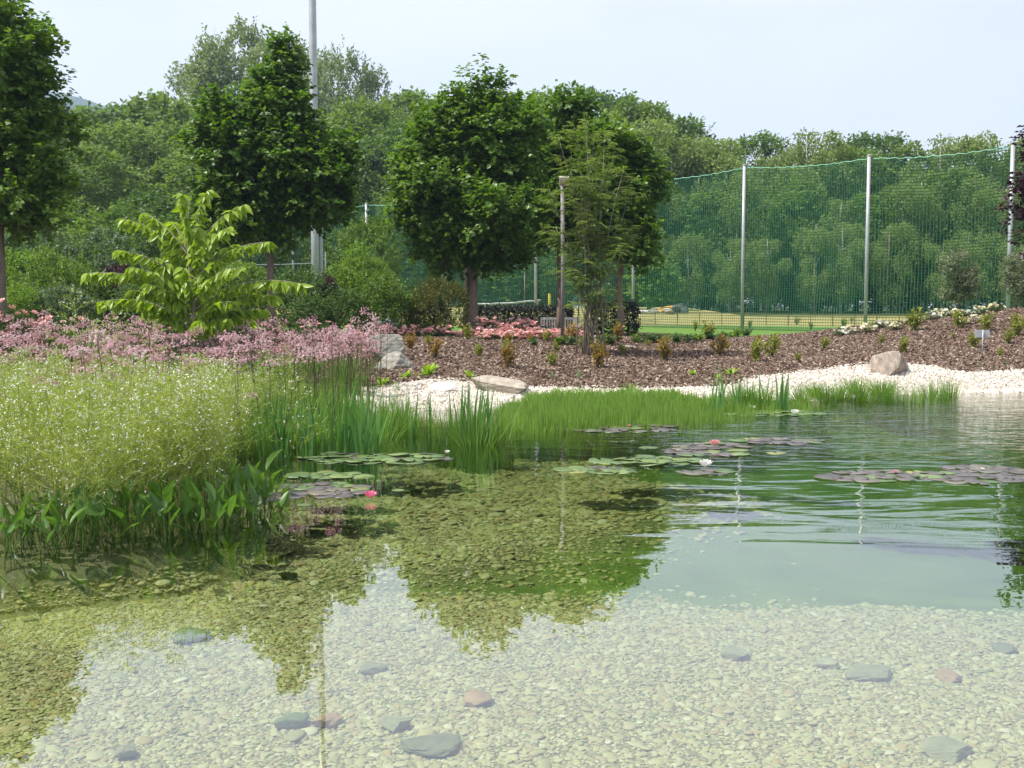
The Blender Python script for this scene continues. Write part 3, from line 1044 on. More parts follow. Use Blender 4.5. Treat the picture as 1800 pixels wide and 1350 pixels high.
drawn_tree('maple_tree', 'tallest round-headed maple with brown trunk rising from the pink rose bed', 832, 29.0,
           [(838, 190, 58, 65), (770, 240, 55, 55), (900, 225, 52, 60), (740, 290, 52, 60), (850, 290, 95, 75), (920, 300, 48, 65), (775, 350, 85, 65, -.5), (860, 380, 85, 65, -.7), (745, 370, 48, 45), (920, 370, 42, 55), (800, 430, 80, 42, -.3), (880, 440, 65, 35), (835, 460, 60, 25)],
           M['maple'], M['bark_red'], .125, n=2300, k=17, R=.27, L=.14, W=.12, seed=45, tips=[(845, 140, .02, .75), (820, 150, -.12, .6), (873, 150, .1, .6), (800, 180, -.25, .6), (900, 190, .25, .5), (765, 210, -.2, .45)], trunk_top=(834, 290), group=GM)
drawn_tree('maple_tree', 'maple with slim brown trunk directly behind the grey lamp post', 983, 31.5,
           [(1000, 210, 38, 45), (975, 260, 45, 55), (1020, 270, 45, 55), (950, 320, 42, 55), (1010, 340, 65, 60), (970, 400, 52, 45), (1030, 400, 52, 50)],
           M['maple'], M['bark_red'], .10, n=1150, k=13, R=.26, L=.14, W=.12, seed=57, tips=[(1000, 190, 0, .6), (985, 200, -.1, .5), (1018, 200, .12, .5)], trunk_top=(986, 300), group=GM)
drawn_tree('maple_tree', 'shorter maple with bare reddish trunk standing in front of the dark hedge end', 1089, 30.0,
           [(1095, 270, 48, 50), (1130, 320, 40, 55), (1070, 330, 52, 60), (1125, 385, 46, 55), (1080, 400, 58, 52), (1110, 440, 52, 38), (1060, 250, 30, 40)],
           M['maple'], M['bark_red'], .105, n=1250, k=13, R=.26, L=.14, W=.12, seed=69, tips=[(1095, 235, 0, .3), (1120, 270, .2, .3)], trunk_top=(1092, 340), group=GM)
drawn_tree('maple_tree', 'maple half hidden behind the tallest maple, its dark trunk beside the other', 820, 33.5,
           [(905, 240, 50, 55), (925, 320, 40, 50), (850, 290, 60, 50)],
           M['maple'], M['bark_dark'], .11, n=600, k=12, R=.28, L=.18, W=.16, seed=71, trunk_top=(822, 300), group=GM)


# multi-stem pinnate tree in the mulch
def multistem():
    r = rng_(77)
    bp = hit(1040, 627)
    t = thing('multistem_tree', 'airy multi-stemmed small tree with pinnate leaves rising from the bark mulch', 'tree', bp)
    Y0 = bp[1]
    g = Geo(); tips = []
    aim = [(985, 240), (1000, 300), (965, 330), (1010, 225), (1030, 215), (1045, 230), (1062, 235), (1080, 265), (1095, 300), (1110, 340), (1060, 300), (1020, 330), (975, 400), (1105, 400), (1085, 430), (995, 430), (1040, 290)]
    for i, (px, py) in enumerate(aim):
        b0 = np.array([r.normal() * .13, r.normal() * .10, 0])
        e = at(px, py, Y=Y0 + r.uniform(-.55, .55)) - bp
        k = np.linspace(0, 1, 7)[:, None]
        pts = b0 * (1 - k) + (e * np.array([1, 1, 0])) * k ** 1.7 + np.array([0, 0, 1]) * e[2] * k
        pts += r.normal(size=(7, 3)) * .025
        pts[0, 2] = -.05
        g.add(*tube(pts, np.linspace(.020, .005, 7) * r.uniform(.75, 1.15), 5))
        tips += [pts[-1], pts[-1] - [0, 0, .12], pts[-2], pts[-1] + [r.normal() * .1, 0, .02]]
        for j in range(15):
            f = r.uniform(0, 1) ** .6 * .85 + .15
            q = pts[int(f * 6)] * (1 - (f * 6) % 1) + pts[min(6, int(f * 6) + 1)] * ((f * 6) % 1)
            d = unit(np.array([r.normal(), r.normal(), r.uniform(-.05, .7)]))
            ln = r.uniform(.16, .48) * (1.25 - f * .5)
            g.add(*tube(np.stack([q, q + d * ln * .5 + [0, 0, .03], q + d * ln]), [.006, .004, .002], 3, cap=False))
            tips += [q + d * ln, q + d * ln * .6]
    part('stems', g.mesh('stems', [M['bark_grey']], True), t)
    g = Geo()
    for q in tips:
        for c in range(3):
            d = unit(np.array([r.normal(), r.normal(), r.uniform(-.25, .35)]))
            ln = r.uniform(.15, .25)
            side = unit(np.cross(d, UP))
            kk = 6
            tt = np.repeat(np.linspace(.2, 1, kk), 2)
            sg = np.tile([1, -1], kk)
            pts = q + d * (ln * tt)[:, None] - UP * (.05 * tt ** 2)[:, None]
            D = side * sg[:, None] + d * .5
            g.add(*leaves(pts, D, UP + r.normal(size=(2 * kk, 3)) * .3, .062, .026), 0)
    part('crown', g.mesh('crown', [M['robinia']]), t)


multistem()


# young cherry with long drooping leaves
def cherry():
    r = rng_(88)
    Y0 = 17.0
    x = at(335, 540, Y=Y0)[0]
    bp = np.array([x, Y0, h1(x, Y0)])
    t = thing('young_cherry_tree', 'young tree with bright lime drooping leaves on spreading branches above the pink flowers', 'tree', bp)
    g = Geo(); nodes = []
    trunk_top = at(335, 345, Y=Y0) - bp
    k = np.linspace(0, 1, 8)[:, None]
    tr = trunk_top * k + np.array([.05, 0, 0]) * np.sin(k * 6)
    g.add(*tube(tr, np.linspace(.045, .008, 8), 6))
    ends = [(318, 340), (365, 335), (250, 375), (215, 385), (430, 360), (400, 400), (475, 425), (155, 480), (230, 470), (530, 498), (480, 520), (175, 530), (250, 545), (410, 530), (300, 440), (385, 455), (340, 540), (290, 520), (440, 560), (205, 440), (350, 400), (300, 390), (425, 470), (375, 500), (260, 500), (450, 505), (400, 560), (350, 565), (465, 545), (320, 470), (280, 455), (345, 430), (230, 510), (415, 430)]
    for px, py in ends:
        e = at(px, py, Y=Y0 + r.uniform(-.75, .75)) - bp
        f = np.clip((e[2] / trunk_top[2]) * .72, .22, .9)
        a = trunk_top * f
        kk = np.linspace(0, 1, 9)[:, None]
        pts = a + (e - a) * kk + UP * (.22 * np.sin(kk * pi) * np.linalg.norm(e - a) * .5)
        g.add(*tube(pts, np.linspace(.018, .004, 9), 5))
        m = max(7, int(np.linalg.norm(e - a) / .06))
        for j in range(m):
            s = .15 + .85 * j / (m - 1)
            q = pts[0] * 0 + np.array([np.interp(s, kk[:, 0], pts[:, c]) for c in range(3)])
            nodes.append((q, unit(e - a)))
    part('branches', g.mesh('branches', [M['bark_grey']], True), t)
    # ovate leaf: 8 triangles, curved
    prof = np.array([(0, .0), (.12, .30), (.35, .5), (.62, .42), (.85, .18), (1, 0)])
    g = Geo()
    for q, ax in nodes:
        for c in range(4):
            d = unit(ax * .35 + np.array([r.normal() * .7, r.normal() * .7, r.uniform(-1.5, -.35)]))
            ln = r.uniform(.14, .235)
            wd = ln * .38
            nrm = unit(UP * .8 + r.normal(size=3) * .5)
            s = unit(np.cross(d, nrm)); n2 = np.cross(s, d)
            V = []
            for (tt, ww) in prof:
                cpt = q + d * ln * tt - n2 * (.28 * ln * tt ** 2)
                V += [cpt + s * wd * ww + n2 * wd * ww * .35, cpt, cpt - s * wd * ww + n2 * wd * ww * .35]
            i = np.arange(5)[:, None] * 3
            F = np.concatenate([i + [[0, 1, 4, 3]], i + [[1, 2, 5, 4]]])
            g.add(V, F, 0)
    part('crown', g.mesh('crown', [M['cherry']], True), t)


cherry()

# purple-leaved tree that reaches in at the edge of the net
drawn_tree('purple_leaf_tree', 'purple-leaved tree reaching past the last steel net post', 1915, 25.5,
           [(1880, 300, 75, 100), (1860, 390, 78, 70), (1905, 230, 60, 60), (1835, 440, 40, 38), (1850, 330, 55, 50)],
           M['purple'], M['bark_dark'], .08, n=520, k=10, R=.24, L=.13, W=.10, seed=91,
           tips=[(1830, 290, -.55, .75), (1820, 265, -1.3, .65), (1800, 350, -1.6, .35), (1815, 240, -.6, .35), (1805, 420, -.9, .3)], trunk_top=(1905, 300), fill=500)
for nm, bx_, rows, sd in (('bushy silver-leaved olive tree standing between two steel net posts', 1686,
                          [(1675, 470, 26, 24), (1690, 500, 26, 26), (1655, 517, 14, 11), (1706, 492, 22, 16), (1672, 522, 20, 14), (1700, 515, 20, 16), (1712, 480, 8, 14)], 5),
                         ('silver-leaved olive tree growing against the last steel net post', 1793,
                          [(1800, 470, 30, 30), (1790, 500, 24, 24), (1815, 500, 30, 30), (1778, 475, 9, 22)], 6)):
    drawn_tree('olive_tree', nm, bx_, 29.5, rows, M['olive_leaf'], M['bark'], .05, n=560, k=12, R=.13, L=.085, W=.024, seed=sd, trunk_top=(bx_ - 4, 515), fill=300, lift=.7, sag=.0)
# small tree on the mound beyond the net
drawn_tree('lawn_tree', 'small round green tree on the dry grass mound beyond the net', 1141, 56.0,
           [(1150, 480, 34, 28), (1165, 500, 28, 26), (1130, 500, 26, 28), (1150, 515, 38, 20)], M['bush_a'], M['bark_dark'], .10, n=700, k=10, R=.3, L=.2, W=.15, seed=8, trunk_top=(1143, 500), fill=400)


# ------------------------------------------------------------------ wood beyond the lawn
def far_crown(kind, seed):
    r = rng_(seed)
    if kind == 'broad':
        L_ = []
        for i in range(22):
            zz = r.uniform(1.6, 9.0)
            env = 3.1 * math.sin(min(1, (zz - .2) / 9.6) * pi) ** .55
            an = r.uniform(0, 6.28); q = env * r.uniform(.35, .85)
            s = r.uniform(.75, 1.35)
            L_.append((q * math.cos(an), q * math.sin(an), zz, s * 1.15, s * 1.15, s * .85))
        L_.append((0, 0, 5, 2.2, 2.2, 3.6))
        lob = np.array(L_)
        P, O = lobe_points(r, lob, 1500, shell=.3, inner_rej=.85)
        V, F = sprays(r, P, O, 7, .34, .25, .19, .2, .15, .6)
    elif kind == 'birch':
        L_ = []
        for i in range(26):
            zz = r.uniform(2.0, 9.4)
            env = 1.9 * math.sin(min(1, (10.2 - zz) / 8.4 * .9 + .08) * pi) ** .7 + .15
            an = r.uniform(0, 6.28); q = env * r.uniform(.3, .9); s = r.uniform(.4, .8)
            L_.append((q * math.cos(an), q * math.sin(an), zz, s, s, s * 1.25))
        lob = np.array(L_)
        P, O = lobe_points(r, lob, 1300, shell=.6, inner_rej=.75)
        n = len(P); k = 8
        t = np.tile(np.arange(k) / k, (n, 1))
        base = P[:, None, :] + O[:, None, :] * (.25 * t[:, :, None]) - UP * (t ** 1.3 * .95)[:, :, None] + r.normal(size=(n, k, 3)) * .06
        D = r.normal(size=(n, k, 3)) * .5 - UP * .8
        V, F = leaves(base.reshape(-1, 3), D.reshape(-1, 3), r.normal(size=(n * k, 3)), .20, .10)
    elif kind == 'poplar':
        L_ = []
        for i in range(30):
            an = r.uniform(0, 6.28); q = 2.6 * math.sqrt(r.random()); ht = 1.0 if i < 6 else r.uniform(.3, 1)
            q = q * .5 if i < 6 else q
            zz = 2.0 + (6.9 - .28 * q * q) * ht
            L_.append((q * math.cos(an), q * math.sin(an), zz, .70, .70, r.uniform(.9, 1.3)))
        lob = np.array(L_)
        P, O = lobe_points(r, lob, 2300, shell=.5, inner_rej=.75)
        V, F = sprays(r, P, O, 7, .24, .16, .11, .9, .0, .8)
    else:   # low thicket, unit 10 m like the rest
        L_ = []
        for i in range(18):
            an = r.uniform(0, 6.28); q = 3.4 * math.sqrt(r.random()); s = r.uniform(1.2, 2.2)
            L_.append((q * math.cos(an), q * math.sin(an), r.uniform(1.5, 8.2 - q * .6), s, s, s * 1.05))
        lob = np.array(L_)
        P, O = lobe_points(r, lob, 1400, shell=.3, inner_rej=.85)
        V, F = sprays(r, P, O, 7, .4, .30, .22, .5, .1, .6)
    return mk_mesh('crown', V, [F], [M['wood_mid']])


def far_trunk(kind, seed):
    r = rng_(seed)
    g = Geo()
    hgt = {'broad': 7.0, 'birch': 9.4, 'poplar': 8.0, 'thicket': 4.0}[kind]
    k = np.linspace(0, 1, 6)[:, None]
    pts = np.array([0, 0, hgt]) * k + r.normal(size=(6, 3)) * .10 * k * (1 - k) * 3
    pts[0] = (0, 0, -.3)
    r0 = {'broad': .24, 'birch': .115, 'poplar': .26, 'thicket': .12}[kind]
    g.add(*tube(pts, np.linspace(r0, r0 * .2, 6), 7))
    for j in range(7):
        f = r.uniform(.3, .9); a = pts[0] + (pts[-1] - pts[0]) * f
        an = r.uniform(0, 6.28); ln = r.uniform(1.0, 2.2) * (1.2 - f)
        b = a + np.array([math.cos(an) * ln, math.sin(an) * ln, ln * r.uniform(.5, 1.4)])
        g.add(*tube(np.stack([a, (a + b) / 2 + [0, 0, -.1], b]), [r0 * .35, r0 * .22, r0 * .08], 5))
    return g.mesh('trunk', [M['bark_birch'] if kind == 'birch' else M['bark_dark']], True)


FAR = {k: [(far_crown(k, 100 + 10 * i + j), far_trunk(k, 200 + 10 * i + j)) for j in range(nv)] for i, (k, nv) in enumerate((('broad', 3), ('birch', 3), ('poplar', 2), ('thicket', 2)))}
FARLAB = {
    ('broad', 'wood_dark'): ('dense dark broadleaf tree in the wood beyond the lawn', 'dark broadleaf trees of the far wood'),
    ('broad', 'wood_mid'): ('mid-green broadleaf tree in the wood beyond the lawn', 'mid-green broadleaf trees of the far wood'),
    ('birch', 'birch'): ('slender birch with pale trunk and drooping light foliage in the wood', 'birches of the far wood'),
    ('poplar', 'poplar'): ('tall silvery grey-green poplar towering above the wood', 'silvery poplars above the wood'),
    ('thicket', 'wood_dark'): ('low dark thicket of undergrowth at the foot of the wood', 'dark thickets at the wood edge'),
    ('thicket', 'wood_mid'): ('low green thicket of undergrowth at the foot of the wood', 'green thickets at the wood edge'),
}
rw = random.Random(5)
fcount = {}


def wood(px, top, Y, kind, mat, wide=1.0):
    x = at(px, 540, Y=Y)[0]
    zb = h1(x, Y)
    hgt = at(px, top, Y=Y)[2] - zb
    s = hgt / 9.9
    i = fcount.get(kind, 0); fcount[kind] = i + 1
    cm, tm = FAR[kind][i % len(FAR[kind])]
    lab, grp = FARLAB[(kind, mat)]
    rank = 'front rank' if Y < 80 else ('second rank' if Y < 90 else 'back rank')
    where = ('seen through the green net' if px > 1170 else 'showing between the round-headed maples' if px > 560 else 'behind the lopsided maple and cherry tree' if px > 250 else 'beside the big dark maple')
    lab = lab.split(' in the wood')[0].split(' towering')[0].split(' of undergrowth')[0].replace(' and drooping light foliage', '') + ', ' + rank + ' of wood, ' + where
    grp = grp + ', ' + rank + ', ' + where
    nm = {'broad': 'broadleaf_tree', 'birch': 'birch_tree', 'poplar': 'poplar_tree', 'thicket': 'thicket'}[kind]
    t = thing(nm, lab, 'thicket' if kind == 'thicket' else 'tree', (x, Y, zb), rw.uniform(0, 6.28), grp)
    part('trunk', tm, t, scale=(s * wide, s * wide, s))
    c = part('crown', cm, t, scale=(s * wide, s * wide, s))
    set_mat(c, M[mat])


# skyline, read from the photograph (pixel column, crown top, metres away)
for a in [(335, 120, 105, 'poplar', 'poplar', .8), (395, 75, 104, 'poplar', 'poplar', .75), (440, 48, 106, 'poplar', 'poplar', .75), (505, 75, 103, 'poplar', 'poplar', .72),
          (540, 95, 108, 'poplar', 'poplar', .7), (605, 95, 100, 'poplar', 'poplar', .62), (665, 128, 101, 'poplar', 'poplar', .6), (715, 170, 97, 'poplar', 'poplar', .7),
          (150, 205, 92, 'broad', 'wood_mid', 1.1), (205, 195, 90, 'broad', 'wood_dark', 1.1), (262, 190, 93, 'broad', 'wood_mid', 1.1), (312, 185, 88, 'broad', 'wood_mid', 1.0),
          (90, 215, 95, 'broad', 'wood_dark', 1.1), (20, 200, 92, 'broad', 'wood_mid', 1.1), (-60, 200, 92, 'broad', 'wood_dark', 1.1),
          (230, 225, 74, 'broad', 'poplar', 1.0), (300, 215, 78, 'broad', 'poplar', 1.0), (170, 270, 66, 'broad', 'wood_mid', 1.1), (110, 290, 62, 'broad', 'wood_dark', 1.1), (350, 250, 70, 'broad', 'wood_mid', 1.1),
          (640, 185, 80, 'broad', 'wood_mid', .9), (590, 200, 78, 'broad', 'wood_mid', .9), (690, 215, 76, 'broad', 'wood_dark', .9), (740, 180, 90, 'broad', 'wood_mid', .9),
          (930, 172, 92, 'broad', 'wood_mid', .9), (975, 195, 88, 'broad', 'wood_dark', .9), (1065, 172, 92, 'broad', 'wood_dark', .8), (1105, 182, 90, 'broad', 'wood_mid', .8),
          (1160, 190, 91, 'broad', 'wood_dark', .8), (1190, 222, 88, 'broad', 'wood_dark', .8), (1130, 195, 82, 'birch', 'birch', 1.5), (1180, 225, 80, 'birch', 'birch', 1.5),
          (1235, 235, 82, 'birch', 'birch', 1.3), (1270, 262, 80, 'birch', 'birch', 1.3), (1330, 242, 92, 'broad', 'wood_dark', .75), (1352, 258, 84, 'birch', 'birch', 1.3),
          (1412, 226, 82, 'birch', 'birch', 1.1), (1435, 245, 83, 'birch', 'birch', 1.1), (1390, 275, 80, 'birch', 'birch', 1.2), (1480, 252, 92, 'broad', 'wood_mid', .8),
          (1545, 243, 92, 'broad', 'wood_dark', .8), (1505, 262, 84, 'broad', 'wood_mid', .8), (1600, 256, 90, 'broad', 'wood_mid', .75), (1645, 236, 82, 'birch', 'birch', 1.1),
          (1690, 262, 86, 'broad', 'wood_mid', .8), (1738, 230, 82, 'birch', 'birch', 1.2), (1770, 255, 84, 'birch', 'birch', 1.2), (1815, 250, 88, 'broad', 'wood_mid', .8), (1870, 250, 86, 'birch', 'birch', 1.2),
          (1930, 245, 88, 'broad', 'wood_dark', .8)]:
    if a[3] == 'broad' and a[4] == 'poplar':
        a = (*a[:4], 'wood_mid', a[5])
    wood(*a)
# second rank and undergrowth, filling the wood down to the ground
for i, px in enumerate(range(1120, 1960, 46)):
    q = rw.uniform(-14, 14)
    wood(px + q, rw.uniform(300, 350), rw.uniform(74, 79), 'birch' if i % 3 else 'broad', 'birch' if i % 3 else 'wood_mid', 1.2 if i % 3 else .9)
for i, px in enumerate(range(1110, 1960, 60)):
    wood(px + rw.uniform(-20, 20), rw.uniform(400, 460), rw.uniform(77, 82), 'thicket', 'wood_dark' if i % 3 else 'wood_mid', .9)
for i, px in enumerate(range(1125, 1950, 75)):
    wood(px + rw.uniform(-25, 25), rw.uniform(385, 430), rw.uniform(71, 73), 'birch', 'birch', 1.25)
for i, px in enumerate(range(-140, 1130, 75)):
    wood(px + rw.uniform(-25, 25), rw.uniform(300, 360), rw.uniform(70, 78), 'broad' if i % 2 else 'thicket', 'wood_dark' if i % 3 == 0 else 'wood_mid', .95)
for i, px in enumerate(range(-140, 1130, 70)):
    wood(px + rw.uniform(-25, 25), rw.uniform(420, 465), rw.uniform(72, 77), 'thicket', 'wood_dark', .9)


for i, px in enumerate(range(-180, 1990, 62)):
    wood(px + rw.uniform(-20, 20), rw.uniform(425, 475), rw.uniform(93, 99), 'thicket', 'wood_dark', 1.25)


# ------------------------------------------------------------------ shrub border
def bush_mesh(seed, spiky=.4, leaf=(.085, .055), n=900):
    r = rng_(seed)
    L_ = []
    for i in range(15):
        an = r.uniform(0, 6.28); q = .62 * math.sqrt(r.random()); s = r.uniform(.22, .42)
        L_.append((q * math.cos(an), q * math.sin(an), r.uniform(.22, .80 - q * .35), s, s, s * .95))
    lob = np.array(L_)
    P, O = lobe_points(r, lob, n, shell=.35, inner_rej=.85)
    g = Geo()
    V, F = sprays(r, P, O, 9, .10, leaf[0] * .62, leaf[1] * .62, .3 + spiky, .1, .6)
    g.add(V, F, 0)
    for j in range(26):     # shoots that stand out of the outline
        i = r.integers(0, n)
        d = unit(O[i] * .5 + UP * .9 + r.normal(size=3) * .3)
        m = 12; t = np.linspace(0, 1, m)
        pts = P[i] + d * (t * r.uniform(.12, .30))[:, None]
        V, F = leaves(pts, randdir(r, m) + d * .6, UP + r.normal(size=(m, 3)) * .5, .05, .03)
        g.add(V, F, 0)
    st = Geo()
    for j in range(9):
        an = r.uniform(0, 6.28); e = np.array([math.cos(an) * .5, math.sin(an) * .5, r.uniform(.4, .75)])
        st.add(*tube(np.stack([e * [.08, .08, 0] - [0, 0, .05], e * [.4, .4, .6], e]), [.02, .013, .005], 5))
    return g.mesh('foliage', [M['bush_a']]), st.mesh('stems', [M['bark_dark']], True)


BUSH = [bush_mesh(300 + k, .1 + .35 * k) for k in range(4)]
SHRUBS = [  # px, top, bottom-half-width px, Y, material, label
    (35, 415, 95, 33, 'bush_c', 'yellow-green feathery shrub beneath the big dark maple'),
    (110, 440, 85, 31.5, 'bush_a', 'bright green rounded shrub in front of the blue-green thicket'),
    (25, 500, 75, 29, 'bush_c', 'low lime green shrub behind the salmon pink roses'),
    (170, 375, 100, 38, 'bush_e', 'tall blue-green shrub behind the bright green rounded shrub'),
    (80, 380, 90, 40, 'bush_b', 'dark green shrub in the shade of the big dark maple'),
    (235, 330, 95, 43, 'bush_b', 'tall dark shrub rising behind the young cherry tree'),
    (205, 445, 45, 33, 'purple', 'small dark red-leaved shrub among the green shrubs'),
    (120, 500, 75, 29.5, 'bush_e', 'low blue-green shrub with airy white flowers before it'),
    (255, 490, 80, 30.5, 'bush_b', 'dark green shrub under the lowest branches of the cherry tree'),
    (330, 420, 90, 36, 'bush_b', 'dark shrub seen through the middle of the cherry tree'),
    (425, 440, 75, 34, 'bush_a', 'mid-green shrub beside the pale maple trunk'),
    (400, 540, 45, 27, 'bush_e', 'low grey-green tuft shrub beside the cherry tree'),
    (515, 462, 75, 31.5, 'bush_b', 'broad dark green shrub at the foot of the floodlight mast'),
    (628, 405, 52, 36, 'bush_c', 'lime green shrub with long upright shoots beside the floodlight mast'),
    (655, 430, 52, 37, 'bush_a', 'fresh green shrub against the blue-green net'),
    (575, 465, 30, 32, 'purple', 'small reddish purple shrub among green ones near the mast'),
    (660, 470, 75, 30.5, 'bush_a', 'rounded green shrub behind the white roses'),
    (585, 510, 75, 30, 'bush_b', 'low dark green shrub behind the pink flower meadow'),
    (775, 485, 60, 31, 'bush_d', 'olive brown shrub next to the brown maple trunk'),
    (725, 505, 60, 32, 'bush_b', 'dark shrub between the olive brown shrub and the rounded green one'),
    (650, 350, 60, 47, 'bush_a', 'tall green shrub in front of the left end of the net'),
    (590, 380, 60, 49, 'bush_b', 'dark tall shrub behind the floodlight mast'),
    (300, 300, 110, 50, 'bush_b', 'tall dark green thicket shrub below the silvery poplars'),
    (150, 320, 110, 52, 'bush_a', 'tall green thicket shrub at the foot of the wood'),
    (420, 330, 110, 50, 'bush_b', 'tall dark thicket shrub hidden behind the lopsided maple'),
    (30, 330, 110, 52, 'bush_b', 'tall dark thicket shrub hidden behind the big dark maple'),
    (-40, 450, 90, 31, 'bush_a', 'green shrub beyond the big dark maple trunk'),
]
for i, (px, top, hw, Y, mt, lab) in enumerate(SHRUBS):
    x = at(px, 540, Y=Y)[0]; zb = h1(x, Y)
    hgt = at(px, top, Y=Y)[2] - zb
    sw = hw * Y / FPX
    t = thing('shrub', lab, 'shrub', (x, Y, zb), i * 1.7)
    fm, sm = BUSH[i % 4]
    sc = (sw / .88, sw / .88, hgt / 1.08)
    if sc[2] / sc[0] > 1.45:      # tall ones take the taller thicket form
        f = part('foliage', FAR['thicket'][i % 2][0], t, scale=(sw / 4.4, sw / 4.4, hgt / 9.9))
    else:
        f = part('foliage', fm, t, scale=sc)
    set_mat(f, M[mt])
    part('stems', sm, t, scale=sc)


# dark clipped hedge
def hedge(name, label, x0, x1, Y, ztop, depth, seed):
    r = rng_(seed)
    zb = h1((x0 + x1) / 2, Y)
    ln, hh = x1 - x0, ztop - zb
    n = int(2600 * ln / 2.6)
    f = r.integers(0, 4, n)
    p = np.stack([r.uniform(-ln / 2, ln / 2, n), r.uniform(-depth / 2, depth / 2, n), r.uniform(0, hh, n)], -1)
    o = np.zeros((n, 3))
    p[f == 0, 1] = -depth / 2; o[f == 0, 1] = -1
    p[f == 1, 2] = hh; o[f == 1, 2] = 1
    p[f == 2, 0] = np.where(r.random((f == 2).sum()) < .5, -ln / 2, ln / 2); o[f == 2, 0] = np.sign(p[f == 2, 0])
    o[f == 3] = randdir(r, (f == 3).sum())
    p += r.normal(size=(n, 3)) * .05
    V, F = sprays(r, p, unit(o + 1e-3), 5, .07, .075, .05, .3, .1, .6)
    t = thing(name, label, 'hedge', ((x0 + x1) / 2, Y, zb))
    part('foliage', mk_mesh('foliage', V, [F], [M['hedge']]), t)
    g = Geo()
    for j in range(max(3, int(ln / .5))):
        a = -ln / 2 + ln * (j + .5) / max(3, int(ln / .5))
        g.add(*tube([[a, 0, -.05], [a + .02, .02, hh * .5], [a - .05, 0, hh * .9]], [.03, .02, .008], 5))
    part('stems', g.mesh('stems', [M['bark_dark']]), t)


hedge('hedge', 'long clipped dark hedge behind the pink roses and the bench', at(835, 540, Y=38)[0], at(1000, 540, Y=38)[0], 38, 1.42, 1.0, 1)
hedge('hedge', 'dark clipped hedge end beside the reddish maple trunk', at(1045, 540, Y=35)[0], at(1116, 540, Y=35)[0], 35, 1.55, 1.1, 2)


# ------------------------------------------------------------------ roses
def bloom_mesh(mat, seed, rings=((6, .30, 1.0), (5, .8, .8), (4, 1.25, .55))):
    r = rng_(seed)
    g = Geo()
    for nn, el, rr in rings:
        an = np.arange(nn) * 2 * pi / nn + r.uniform(0, 6)
        D = np.stack([np.cos(an) * math.cos(el), np.sin(an) * math.cos(el), np.full(nn, math.sin(el))], -1)
        V, F = leaves(D * .05, D, np.cross(np.stack([-np.sin(an), np.cos(an), 0 * an], -1), D) * -1, rr, .95 * rr, .25, -.2)
        g.add(V, F)
    return g.mesh('rose', [mat])


def rose_bush_mesh(seed):
    r = rng_(seed)
    lob = np.array([(r.normal() * .22, r.normal() * .2, r.uniform(.2, .5), .25, .25, .22) for _ in range(7)])
    P, O = lobe_points(r, lob, 260, shell=.5, inner_rej=.6)
    V, F = sprays(r, P, O, 6, .09, .06, .04, .3, .1, .5)
    return mk_mesh('foliage', V, [F], [M['rose_leaf']])


def cane_mesh(seed):
    r = rng_(seed)
    g = Geo()
    for j in range(7):
        e = np.array([r.normal() * .25, r.normal() * .22, r.uniform(.4, .65)])
        g.add(*tube(np.stack([e * [.1, .1, 0] - [0, 0, .05], e * [.5, .5, .55], e]), [.008, .006, .004], 4, cap=False))
    return g.mesh('canes', [M['stalk']])


ROSE_F = [rose_bush_mesh(400 + k) for k in range(3)]
ROSE_C = [cane_mesh(410 + k) for k in range(3)]
BL = {k: [bloom_mesh(M['rose_' + k], 420 + j) for j in range(3)] for k in ('pink', 'red', 'white', 'cream')}
rr_ = rng_(500)


def rose_bush(px, ytop, Y, hw, nb, color, label, group=None, size=.055, acc=None):
    x = at(px, 540, Y=Y)[0]; zb = h1(x, Y)
    zt = at(px, ytop, Y=Y)[2]
    hgt = max(.17, zt - zb)
    t = thing('rose_bush', label, 'rose bush', (x, Y, zb), 0, group)
    k = rr_.integers(0, 3)
    sw = hw * Y / FPX
    sc = (sw / .42, sw / .42, hgt / .72)
    part('foliage', ROSE_F[k], t, scale=sc, rot=(0, 0, rr_.uniform(0, 6)))
    part('canes', ROSE_C[k], t, scale=sc)
    for j in range(int(nb * 1.7)):
        cc = acc if (acc and j == 0) else color
        pos = (rr_.normal() * sw * .6, -abs(rr_.normal()) * sw * .7, hgt * rr_.uniform(.35, 1.08))
        s = size * .92 * rr_.uniform(.7, 1.25)
        part('rose', BL[cc][rr_.integers(0, 3)], t, pos, (rr_.uniform(-.2, .9), rr_.uniform(-.5, .5), rr_.uniform(0, 6)), s)


PB = 'pink rose bushes in front of the bench and hedge'
for i, px in enumerate(range(852, 1030, 19)):
    if 950 < px < 1020: continue
    rose_bush(px, 561 + (i % 3) * 5 + (14 if px > 948 else 0), 28.0 + (i % 2) * .8, 19, 24, 'pink', 'pink rose bush in the long rose bed before the bench', PB, .075, 'red' if i == 1 else None)
for i, px in enumerate(range(846, 1030, 23)):
    rose_bush(px, 578 + i % 2 * 4, 26.9, 17, 18, 'pink', 'pink rose bush in the long rose bed before the bench', PB, .070)
for i, px in enumerate(range(858, 1030, 21)):
    rose_bush(px, 585 + i % 2 * 4, 25.4, 16, 16, 'pink', 'pink rose bush in the long rose bed before the bench', PB, .070)
PG = 'pink rose bushes behind the boulder'
for i, px in enumerate((688, 708, 728, 752, 772, 795)):
    rose_bush(px, 574 + (i % 2) * 6, 26.5, 17, 16, 'pink', 'pink rose bush between the grey boulder and the olive brown shrub', PG, .062, 'red' if i == 2 else None)
for px, yt in ((655, 566), (690, 562)):
    rose_bush(px, yt, 28.2, 17, 8, 'white', 'white rose bush behind the stacked grey boulder', 'white rose bushes behind the boulder', .07)
for i, (px, yt) in enumerate(((8, 534), (22, 556), (58, 556), (80, 566), (45, 575), (12, 578))):
    rose_bush(px, yt, 19.5 + .2 * i, 24, 13, 'pink', 'salmon pink rose bush at the foot of the big dark maple', 'salmon roses below the big maple', .085)
